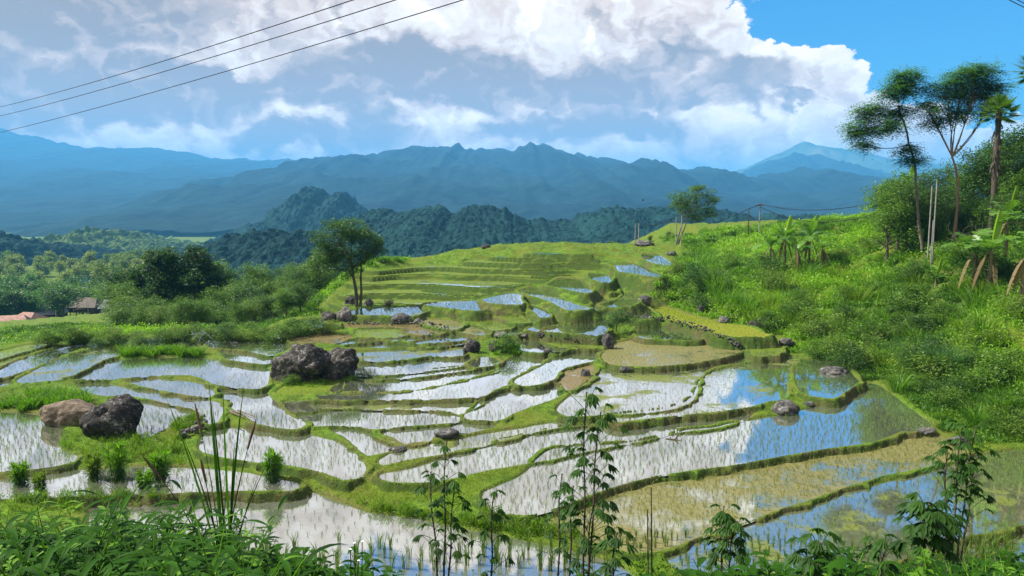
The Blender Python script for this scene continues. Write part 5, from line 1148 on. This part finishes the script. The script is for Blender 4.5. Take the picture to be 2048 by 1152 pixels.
house(222, 628, 190, 5.5, 4.5, 2.2, 1.8, 'grey', 'white', .3, 'small hut with blue-grey hipped roof right of the village'); house(246, 642, 170, 6, 5, 1.9, 1.3, 'red', 'white', -.5, 'pale pinkish roof partly hidden by the palms'); house(150, 598, 240, 7, 5, 2.2, 1.6, 'grey', 'wall', .5, 'distant pale roof among the shaded trees')
def yard():
    x, y = (135 - 1024) / F * 160, 160; b = Bag(); box(b, -3.6, 3.6, -.15, .15, -1, .9); z = (HV - 655) / F * 160
    o = link('yard_wall', b.build('yard_wall', MR['white']), loc=(x, y, z)); tag(o, 'low pale concrete wall below the village', 'wall')
    b = Bag(); box(b, -4.5, 4.5, 0.2, 3.4, -.8, -.02); o = link('paved_yard', b.build('paved_yard', MT['concrete']), loc=(x, y, z + .3)); tag(o, 'pale paved yard above the low concrete wall', 'yard')
yard()
for i, (u, v0, v1) in enumerate([(113, 645, 622), (148, 636, 620), (177, 632, 612), (229, 605, 580)]): pole(u, v0, v1, ['leftmost', 'second from the left', 'third from the left', 'rightmost'][i] + ' of the slim village poles in the valley', r=.08, D=165 + i * 10)
def bare_soil():                                                       # the cleared slope beyond the village
    g = Bag(); n = 24; P = []
    for i in range(n):
        a = i / n * 6.283; u = 262 + 45 * math.cos(a); v = 568 + 9 * math.sin(a) + 3 * math.sin(3 * a); P.append(u); P.append(v)
    pts = []
    for u, v in zip(P[::2], P[1::2]):
        D = 300 + (575 - v) * 2.2; pts.append(((u - 1024) / F * D, D, (HV - v) / F * D))
    pts = np.array(pts); c = pts.mean(0); g.add(np.vstack([pts, c, pts - np.array([0, 0, 6])]), [[i, (i + 1) % n, n] for i in range(n)], .5); g.add(np.vstack([pts, pts - np.array([0, 0, 9])]), [[(i + 1) % n, i, n + i, n + (i + 1) % n] for i in range(n)], .5)
    tag(link('soil_clearing', g.build('soil_clearing', mat_simple('orange_soil', (0.34, 0.21, 0.12), (0.52, 0.38, 0.24), .15))), kind='structure')
bare_soil()

# ------------------------------------------------------------------ grass clumps and shrubs in the paddies
def clump(u, v, w, h, n, label, mat='bankgrass', seed=1, name='grass_clump', lean=.45, droop=.6, bw=None, p=None, group=None):
    """w, h in photograph pixels"""
    p = hit(u, v) if p is None else p; s = p[1] / F; g = np.random.default_rng(seed); b = Bag(); r = w * s / 2
    a = g.random(n) * 6.283; q = (g.random(n) ** .6) * r * .55; base = np.column_stack([np.cos(a) * q, np.sin(a) * q * .7, np.full(n, -.05)])
    hh = h * s * (.55 + g.random(n) * .6); m = 7; az = a + g.normal(size=n) * .5
    for k in range(n):
        o = np.array([math.cos(az[k]), math.sin(az[k]), 0]); L = hh[k]; ln = lean * (.2 + g.random()) ; t = np.linspace(0, 1, m)
        mid = base[k] + o * (L * (ln * t + droop * .35 * t ** 2))[:, None] + np.array([0, 0, 1]) * (L * (t - droop * .35 * t ** 3))[:, None]
        wd = (bw or .018) * (1 - t ** 2 * .95); sd = np.array([-o[1], o[0], 0]) * .7 + g.normal(size=3) * .4; sd /= np.linalg.norm(sd)
        v_ = np.stack([mid - sd * wd[:, None] / 2, mid + sd * wd[:, None] / 2], 1).reshape(-1, 3); i = np.arange(m - 1)[:, None] * 2
        b.add(v_, i + np.array([[0, 1, 3, 2]]), float(g.random()))
    o = link(name, b.build(name, MT[mat]), loc=p); tag(o, label, 'grass clump', group); return o
MT['bluegrass'] = mat_leaf('blue_green_grass', (0.03, 0.10, 0.025), (0.13, 0.27, 0.07), .4)
clump(1852, 756, 95, 90, 700, 'tall fountain of long blue-green grass, left half of the big tussock', seed=3, bw=.028, lean=.5, droop=.8, mat='bluegrass')
clump(1895, 750, 80, 85, 600, 'tall fountain of long blue-green grass, right half of the big tussock', seed=4, bw=.028, lean=.45, droop=.8, mat='bluegrass')
for i in range(22):
    u = 245 + i * 7.5 + gt.normal() * 3; clump(u, 708 + gt.normal() * 3 + abs(i - 10) * .3, 26, 22 + gt.random() * 8, 90, 'leafy grass clump on the green island in the left paddies', seed=300 + i, bw=.03, group='grass clumps on the green island')
for i in range(20):
    u = 62 + (i % 10) * 12 + gt.normal() * 3; clump(u, 812 - (i // 10) * 14 + gt.normal() * 3, 30, 30 + gt.random() * 8, 110, 'leafy grass clump behind the sloping brown slab', seed=330 + i, bw=.03, group='grass clumps behind the brown slab')
for i in range(12):
    clump(5 + i * 5.5, 812 + gt.normal() * 5, 26, 20 + gt.random() * 8, 80, 'leafy grass clump left of the brown slab', seed=360 + i, bw=.03, group='grass clumps left of the brown slab')
for i in range(46):
    u = 1360 + 680 * gt.random() ** .85; v = 520 + (u - 1360) * .10 + gt.random() * (70 + (u - 1360) * .36)
    clump(u, v, 45 + gt.random() * 25, 36 + gt.random() * 34, 130, 'tall arching grass tussock on the green right-hand slope', seed=700 + i, bw=.03, mat='bankgrass' if i % 3 else 'grass', droop=.8, group='grass tussocks on the right-hand slope')
for i in range(10):
    clump(575 + i * 9 + gt.normal() * 2, 775 + gt.normal() * 2, 18, 16, 50, 'tuft of grass under the largest boulder', seed=380 + i, bw=.025, group='tufts under the largest boulder')
for i in range(16):
    clump(990 + gt.random() * 50, 690 + gt.random() * 20, 18, 16, 50, 'tuft of weeds on the mound among the mid paddies', seed=400 + i, bw=.03, group='tufts on the weedy mound')

def lance_shrub(u, v, h, label, seed, w=60, n=7, yellow=False):
    """several canes, each with a mop of long narrow leaves, dead ones hanging below"""
    p = hit(u, v); s = p[1] / F; g = np.random.default_rng(seed); H = h * s; r = empty('lance_leaf_shrub', p); tag(r, label, 'shrub'); tb, cb, db = Bag(), Bag(), Bag()
    for k in range(n):
        a = g.random() * 6.28; top = np.array([math.cos(a) * w * s * .22, math.sin(a) * w * s * .2, H * (.55 + .33 * g.random())]); base = np.array([math.cos(a) * .08, math.sin(a) * .08, -.1])
        c = bez(base, (base + top) / 2 + np.array([0, 0, .1]), top, 8); tube(tb, c, .016, 5, g.random())
        m = 60; t = .35 + .65 * g.random(m) ** .6; P = np.array([c[min(7, int(x * 7))] for x in t]); d = rdir(m, g, .55); d[:, 2] += (t - .6) * 1.5
        leaves(cb, P, d, .30 * H / 1.1 * (.6 + g.random(m) * .5), .040, np.clip(t - .25 + g.random(m) * .3, 0, 1), g=g, wide=.35)
        m = 26; t = .2 + .5 * g.random(m); P = np.array([c[min(7, int(x * 7))] for x in t]); d = rdir(m, g, -1.3); leaves(db, P, d, .30 * H / 1.1, .03, g.random(m), g=g)
    link('stem', tb.build('stem', MT['barkd']), r); link('foliage', cb.build('foliage', MT['leaf_light' if yellow else 'bankgrass']), r); link('hanging_leaves', db.build('hanging_leaves', MT['leaf_dark']), r)
for i, a in enumerate([(232, 968, 100, 'tall shrub with a mop of long leaves before the left boulder'), (322, 966, 88, 'rounded long-leaved shrub right of the tall mop-headed one'), (545, 968, 82, 'narrow upright shrub standing alone by the white water'), (42, 975, 62, 'mop-headed shrub at the far left by the narrow paddy'),
                       (290, 982, 50, 'smaller long-leaved shrub between the two mop-headed ones'), (190, 965, 75, 'yellow-green feathery shrub left of the tall mop-headed one', ), (85, 985, 48, 'yellow-green shrub right of the far left one')]):
    lance_shrub(a[0], a[1], a[2], a[3], 500 + i, n=9, yellow='yellow' in a[3])

# dry bush below the palms, bamboo frame, sticks
def bare_bush(u, v, h, label, seed, mat='bark', n=26, D=None, name='bare_bush'):
    p = hit(u, v) if D is None else np.array([(u - 1024) / F * D, D, ground((u - 1024) / F * D, D)]); s = p[1] / F; g = np.random.default_rng(seed); b = Bag()
    for k in range(n):
        e = rdir(1, g, .8)[0] * h * s * (.6 + g.random() * .5); e[2] = abs(e[2]); c = bez(np.zeros(3), e * .5 + g.normal(size=3) * .15, e, 6); tube(b, c, np.linspace(.03, .006, 6), 4, g.random(), cap=False)
        for q in range(4): st = c[g.integers(2, 6)]; tube(b, bez(st, st + rdir(1, g, .3)[0] * .3, st + rdir(1, g, .3)[0] * h * s * .3, 4), .008, 3, .5, cap=False)
    o = link(name, b.build(name, MT[mat]), loc=p); tag(o, label, 'bush')
bare_bush(1945, 470, 60, 'tangle of bare pale twigs between the tall trunks and the bananas', 3, D=50); bare_bush(660, 640, 22, 'bare scrub on the craggy rock below the tall tree', 4); bare_bush(778, 612, 16, 'bare scrub at the foot of the far terraces right of the tall tree', 5)
def sticks(name, label, segs, r=.03, mat='barkd', cat='stick', base=None):
    b = Bag()
    c = np.array(segs[0][0]); 
    for s in segs:
        s = np.array(s, float); tube(b, s - c, np.linspace(r, r * .5, len(s)), 6, .5)
    o = link(name, b.build(name, MT[mat], True), loc=c); tag(o, label, cat)
p = hit(1355, 886); sticks('dead_branch', 'dark dead branch lying across the bund into the blue paddy', [[p + np.array(q) for q in ((-.45, .15, .12), (-.1, 0, .14), (.15, -.15, .10), (.45, -.35, .06))], [p + np.array(q) for q in ((-.1, 0, .14), (.05, .1, .32))]], .035)
p = hit(1790, 990); sticks('bamboo_pole', 'thin dark bamboo pole slanting down from the bund at the lower right', [[atD(1748, 968, 24.4), atD(1780, 992, 23.6), atD(1822, 1020, 22.6)]], .02)
p = hit(1735, 1010); sticks('dead_branch', 'forked dead twig in the water at the lower right', [[p + np.array((0, 0, 0)), p + np.array((-.15, .1, .35))], [p, p + np.array((.3, -.1, .03)), p + np.array((.6, -.2, .02))], [p, p + np.array((-.3, 0, .05))]], .018)
p = hit(478, 832); sticks('dead_branch', 'fallen brown sticks on the bund right of the stacked stones', [[p + np.array((-.6, .5, .1)), p + np.array((0, .1, .12)), p + np.array((.7, -.5, .08))], [p + np.array((-.5, .3, .1)), p + np.array((.4, -.5, .1))], [p + np.array((-.2, .4, .15)), p + np.array((.9, -.45, .08))]], .04, 'bark')
MT['bluepipe'] = mat_simple('grey_bamboo', (0.25, 0.34, 0.36), (0.42, 0.5, 0.5), 3)
p = hit(405, 690); s_ = p[1] / F
sticks('bamboo_trellis', 'blue-grey trellis of crossed bamboo sticks at the end of the green island', [[p + np.array((a * s_, 0, b_ * s_)), p + np.array((c * s_, .2, d * s_))] for a, b_, c, d in ((-22, 28, 12, 0), (-20, 12, 0, 30), (-10, 0, 2, 32), (0, 30, 30, 2), (-22, 22, 6, 22), (-14, 30, -6, 6), (8, 26, -8, 14), (12, 10, 26, -4))], .022, 'bluepipe', 'trellis')

# ------------------------------------------------------------------ the foreground
def cassava(u, D, vtop, label, seed, stems=((0, 0),), nleaf=34, spread=.5, low=.35, leafscale=1.0, name='cassava_plant'):
    x = (u - 1024) / F * D; zg = ground(x, D); H = (HV - vtop) / F * D - zg; g = np.random.default_rng(seed)
    r = empty(name, (x, D, zg)); tag(r, label, 'cassava plant')
    for (dx, hs) in stems:
        tb = Bag(); hh = H * (1 + hs) ; top = np.array([dx, g.normal() * .08, hh]); c = bez(np.array([dx * .15, 0, -.15]), np.array([dx * .5 - .05, 0, hh * .5]), top, 16); c[:, 0] += np.sin(np.arange(16) * .9) * .012
        tube(tb, c, np.linspace(.018, .007, 16), 7, .5)
        for k in range(16): tube(tb, [c[k] - np.array([0, 0, .006]), c[k] + np.array([0, 0, .006])], .027 - .001 * k, 7, .2)
        link('stem', tb.build('stem', MT['barkd'], True), r)
        cb = Bag()
        for k in range(nleaf):
            t = low + (1 - low) * (k / nleaf) ** .8; b0 = c[min(15, int(t * 15))]; a = k * 2.4 + g.random(); el = .2 + .7 * t + g.normal() * .15
            L = spread * (.45 + .5 * g.random()) * (1.15 - .45 * t); d = np.array([math.cos(a) * math.cos(el), math.sin(a) * math.cos(el), math.sin(el)]); e = b0 + d * L
            tube(cb, bez(b0, b0 + d * L * .6 + np.array([0, 0, .03]), e, 4), .0035, 4, .9, cap=False)
            m = int(g.choice([5, 7, 7])); lr = (.13 + .05 * g.random()) * leafscale; out = np.array([math.cos(a), math.sin(a), 0]); tang = np.array([-out[1], out[0], 0]); tint = float(np.clip(.2 + .6 * t + g.normal() * .15, 0, 1))
            for q in range(m):
                th = (q - (m - 1) / 2) * 2.0 / (m - 1) * 1.15; dl = out * math.cos(th) + tang * math.sin(th) + np.array([0, 0, -.55 - .2 * g.random()]); dl /= np.linalg.norm(dl); ll = lr * (1 - .28 * abs(th) / 1.2)
                n_l = np.cross(dl, np.cross(np.array([0, 0, 1.0]), dl)); n_l = np.array([0, 0, 1.0]) - dl * dl[2]; n_l /= np.linalg.norm(n_l) + 1e-9; sd = np.cross(dl, n_l)
                tt = np.array([0, .35, .65, 1.0]); mid = e + dl * (ll * tt)[:, None] - np.array([0, 0, 1]) * (ll * .18 * tt ** 2)[:, None]; w = np.array([.004, .9, 1.0, .02]) * ll * .16
                v_ = np.concatenate([mid, mid + sd * w[:, None] + n_l * w[:, None] * .35, mid - sd * w[:, None] + n_l * w[:, None] * .35])
                cb.add(v_, [[0, 1, 5, 4], [1, 2, 6, 5], [2, 3, 7, 6], [1, 0, 8, 9], [2, 1, 9, 10], [3, 2, 10, 11]], tint)
        link('leaves', cb.build('leaves', MT['cassava']), r)
    return r
cassava(1182, 9.0, 792, 'tallest cassava plant with hand-shaped leaves in the middle foreground', 1, ((-.04, 0), (.13, -.07), (.05, -.42)), 24, .58, .52, .95)
cassava(1126, 9.4, 965, 'thin cassava stem left of the tallest cassava plant', 2, ((0, 0),), 16, .3, .45, .8)
cassava(1150, 9.8, 990, 'low cassava stem close behind the tallest cassava plant', 12, ((0, 0),), 14, .3, .45, .8)
cassava(886, 9.2, 903, 'cassava plant with dark fine foliage left of centre', 3, ((0, 0), (-.2, -.14), (.12, -.2)), 16, .42, .5, .85)
cassava(985, 9.2, 1000, 'small cassava plant between the two taller ones', 4, ((0, 0),), 22, .36, .3, .85)
cassava(1955, 9.6, 862, 'bushy cassava plant with two dark stems at the lower right', 5, ((-.08, 0), (.14, .0), (-.3, -.14), (.3, -.18)), 18, .46, .55, .9)
cassava(1468, 8.4, 1040, 'small cassava plant with drooping leaves right of the bare sticks', 6, ((0, 0), (.12, -.08)), 22, .34, .5, .9)
cassava(1890, 6.8, 1030, 'low cassava plant with bright leaves before the bushy one', 7, ((0, 0), (.15, -.1)), 26, .36, .55, 1.0)
cassava(1655, 6.0, 1098, 'low cassava plant at the bottom right edge', 8, ((0, 0),), 20, .34, .6, 1.0); cassava(1240, 7.0, 1085, 'low cassava shoot at the foot of the tallest plant', 9, ((0, 0),), 14, .25, .6, .9)
cassava(1800, 7.4, 1110, 'cassava shoot between the two lower right plants', 10, ((0, 0),), 18, .3, .6, .9)
for u, vt, lab in ((1313, 992, 'taller bare brown stick standing in the right foreground'), (1306, 1040, 'shorter bare brown stick in the right foreground')):
    D = 8.6; x = (u - 1024) / F * D; zg = ground(x, D); H = (HV - vt) / F * D - zg; sticks('bare_stick', lab, [[(x + .04, D, zg - .1), (x + .03, D, zg + H * .5), (x, D, zg + H)]], .014)

# reeds
def reeds():
    D = 7.6; g = np.random.default_rng(9); x = (425 - 1024) / F * D; z = ground(x, D); o = empty('reed_clump', (x, D, z)); tag(o, 'tall stiff reed blades rising from the left foreground weeds', 'reeds')
    ends = [(418, 765, .03), (424, 800, .022), (446, 762, .02), (488, 772, .024), (330, 790, .018), (470, 880, .016), (506, 860, .014), (360, 860, .016), (395, 830, .012), (545, 905, .012), (300, 930, .012), (520, 945, .012), (405, 935, .014), (455, 950, .014)]
    for u, v, w in ends:
        b = Bag(); e = atD(u, v, D + g.normal() * .2) - np.array([x, D, z]); base = np.array([g.normal() * .05, g.normal() * .05, -.1]); c = bez(base, (base + e) / 2 + np.array([-(e[0]) * .18, 0, .12]), e, 9)
        sd = np.array([1, g.normal() * .3, 0]); sd /= np.linalg.norm(sd); wd = w * np.array([.6, .8, 1, 1, .95, .85, .7, .45, .05]); n = np.array([0, -1, .1]) * .3; wd = wd * .6
        v_ = np.concatenate([c, c + (sd + n) * wd[:, None], c - (sd - n) * wd[:, None]]); k = np.arange(8)
        b.add(v_, np.concatenate([np.stack([k, k + 1, k + 10, k + 9], 1), np.stack([k + 1, k, k + 18, k + 19], 1)]), float(g.random())); link('blade', b.build('blade', MT['weed']), o)
        if w < .0145 and g.random() < .6: b = Bag(); tube(b, [c[-2], c[-1], c[-1] + (c[-1] - c[-2]) * .6], [.01, .016, .004], 6); link('seed_head', b.build('seed_head', MT['seed']), o)
reeds()

# weeds: leafy stalks
def weed_proto(seed, L, W, H, n, st, mat='weed', arch=.3):
    g = np.random.default_rng(seed); tb, cb = Bag(), Bag()
    for k in range(st):
        a = g.random() * 6.28; e = np.array([math.cos(a) * H * arch, math.sin(a) * H * arch, H * (.6 + .4 * g.random())]); c = bez(np.array([math.cos(a) * .03, math.sin(a) * .03, -.1]), e * np.array([.3, .3, .6]), e, 10); tube(tb, c, np.linspace(.008, .003, 10), 5, g.random())
        for q in range(n):
            t = .25 + .75 * q / n; b0 = c[min(9, int(t * 9))]; aa = q * 2.4 + g.random() * .6; ll = L * (.6 + .5 * g.random()); d = np.array([math.cos(aa), math.sin(aa), .45 + .3 * g.random()]); d /= np.linalg.norm(d)
            tt = np.linspace(0, 1, 6); mid = b0 + d * (ll * tt)[:, None] - np.array([0, 0, 1]) * (ll * .45 * tt ** 2)[:, None]; w = W * .5 * np.array([.05, .75, 1, .85, .5, .03])
            up = np.array([0, 0, 1.0]); tv = np.gradient(mid, axis=0); s = np.cross(tv, up); s /= np.linalg.norm(s, axis=1)[:, None] + 1e-9; u = np.cross(s, tv); u /= np.linalg.norm(u, axis=1)[:, None] + 1e-9
            v_ = np.concatenate([mid, mid + s * w[:, None] + u * w[:, None] * .3, mid - s * w[:, None] + u * w[:, None] * .3]); k_ = np.arange(5)
            cb.add(v_, np.concatenate([np.stack([k_, k_ + 1, k_ + 7, k_ + 6], 1), np.stack([k_ + 1, k_, k_ + 12, k_ + 13], 1)]), float(np.clip(.15 + .6 * t + g.normal() * .2, 0, 1)))
    return tb.build('stem', MT['bankgrass']), cb.build('leaves', MT[mat])
WP = [weed_proto(600, .20, .055, .75, 12, 5), weed_proto(601, .26, .045, .95, 12, 4), weed_proto(602, .15, .06, .55, 13, 6), weed_proto(603, .11, .035, .45, 16, 8, 'bankgrass'), weed_proto(604, .30, .035, .8, 9, 5, 'bankgrass', .5), weed_proto(605, .24, .06, .7, 9, 3), weed_proto(606, .30, .040, 1.1, 12, 4, 'weed', .45)]
def weed(x, y, k, sc, label, group, sink=0):
    r = empty('weed_plant', (x, y, ground(x, y) - sink), gt.random() * 6.28, sc); tag(r, label, 'weed', group); link('stem', WP[k][0], r); link('leaves', WP[k][1], r)
def weed_band(n, u0, u1, v0, v1, D0, D1, kinds, sc, label, group):
    """plants whose tops keep below the given rows"""
    for i in range(n):
        D = D0 * (D1 / D0) ** gt.random(); u = u0 + (u1 - u0) * gt.random(); x = (u - 1024) / F * D; z = ground(x, D)
        top = v0 + (v1 - v0) * gt.random(); h = (HV - top) / F * D - z
        if h < .12: continue
        k = int(gt.choice(kinds)); hk = [.75, .95, .55, .45, .8, .7, 1.1][k] * 1.0; weed(x, D, k, min(h / hk, sc), label, group)
weed_band(150, -60, 480, 985, 1085, 3.4, 9.5, [0, 1, 2, 4, 3, 1, 6], .95, 'dark leafy weed in the thick growth at the lower left', 'weeds of the lower left foreground')
weed_band(50, 250, 760, 1092, 1145, 4.5, 13, [0, 2, 3, 1, 2], 1.3, 'leafy weed along the bottom edge left of centre', 'weeds along the bottom left of centre')
weed_band(60, 640, 1240, 1128, 1165, 4, 12, [2, 3, 0, 1], .9, 'low weed along the bottom edge in the middle', 'weeds along the bottom middle')
weed_band(75, 1180, 2100, 1108, 1155, 4, 13, [0, 1, 2, 5, 3, 0], 1.1, 'leafy weed along the bottom edge on the right', 'weeds along the bottom right')
weed_band(14, 1330, 1640, 1060, 1100, 6, 9, [0, 2, 5], 1.2, 'bright leafy weed before the ochre paddy at the lower right', 'bright weeds before the ochre paddy')
# the weedy bunds round the nearest paddy, too many small plants to count
def bank_weeds():
    g = np.random.default_rng(88); b = Bag(); Q = []
    for n, f in ((260, lambda t: (-20 + t * 720, 988 + g.random() * 24 + t * 8 - (22 * g.random() if t < .5 else 0))), (170, lambda t: (700 + t * 660, 1000 + t * 95 + g.normal() * 5)),
                 (150, lambda t: (110 + t * 250, 855 + t * 30 + g.random() * 60)), (60, lambda t: (345 + t * 75, 870 - t * 30 + g.normal() * 6))):
        for i in range(n):
            Q.append(atz(*f(g.random()), -9.35))
    Q = np.array(Q); z, d, _ = terrain(Q[:, :2]); Q[:, 2] = z; Q = Q[d > .05]; m = 34; C = np.repeat(Q, m, 0); N = len(C); H = np.repeat(.12 + g.random(len(Q)) ** 2 * .3, m); dd = rdir(N, g, .6); dd[:, 2] = np.abs(dd[:, 2]); C = C + dd * (H * (.3 + .8 * g.random(N)))[:, None]
    leaves(b, C, dd + rdir(N, g) * .5, .075 * (.6 + g.random(N)), .032, np.clip(np.repeat(g.random(len(Q)), m) * .6 + g.random(N) * .4, 0, 1), g=g)
    C = np.repeat(Q, 18, 0); N = len(C); C[:, :2] += g.normal(size=(N, 2)) * .07; blades(b, C, .14 + g.random(N) * .24, .014, .2 + g.random(N) * .5, g.random(N), 1, g=g)
    tag(link('bank_weeds', b.build('bank_weeds', [MT['leaf_mid2'], MT['grass']])), 'small weeds crowding the bunds round the nearest paddy', kind='stuff')
bank_weeds()
# daisies
def daisy(x, y, h, seed, label):
    g = np.random.default_rng(seed); z = ground(x, y); o = empty('daisy', (x, y, z)); tag(o, label, 'flower', 'white daisies at the bottom edge'); b = Bag(); e = np.array([g.normal() * .06, g.normal() * .06, h]); tube(b, bez(np.zeros(3), e * .5, e, 6), .003, 4); link('stem', b.build('stem', MT['weed']), o)
    b = Bag(); n = 9; a = np.linspace(0, 6.283, n, endpoint=False); leaves(b, np.repeat(e[None], n, 0), np.stack([np.cos(a), np.sin(a), np.full(n, .25)], 1), .011, .007, .5, roll=np.zeros(n)); link('petals', b.build('petals', MT['flower']), o)
for i, (u, v) in enumerate([(692, 1078), (700, 1084), (684, 1088), (672, 1092)]):
    D = 4.4; v += 34; x = (u - 1024) / F * D; daisy(x, D, max(.2, (HV - v) / F * D - ground(x, D)), i, 'small white daisy on a thin stalk above the bottom weeds')
# low ground cover close to the camera
def near_cover():
    g = np.random.default_rng(77); b = Bag(); Q = fan_points(9000, 2.6, 19, g, amax=38); z, d, _ = terrain(Q); k = d > .15; Q, z, d = Q[k], z[k], d[k]; n = len(Q); m = 16
    C = np.repeat(np.column_stack([Q, z]), m, 0); N = len(C); D = np.repeat(Q[:, 1], m); dd = rdir(N, g, .5); dd[:, 2] = np.abs(dd[:, 2]); C = C + dd * (g.random(N) * (.10 + .012 * D))[:, None]
    leaves(b, C, dd + rdir(N, g) * .6, .035 + .0028 * D, .020 + .0014 * D, np.clip(.5 + np.repeat(fbm(Q[:, 0] * .6, Q[:, 1] * .6, 3), m) + (g.random(N) - .5) * .4, 0, 1), g=g)
    Q = fan_points(26000, 2.6, 19, g, amax=38); z, d, _ = terrain(Q); k = d > .1; Q, z = Q[k], z[k]; n = len(Q)
    blades(b, np.column_stack([Q, z - .02]), .12 + g.random(n) * .22, .006 + Q[:, 1] * .0004, .2 + g.random(n) * .4, g.random(n), 1, g=g)
    tag(link('ground_weeds', b.build('ground_weeds', [MT['weed'], MT['bankgrass']])), 'low weeds and grass covering the bank below the camera', kind='stuff')
near_cover()
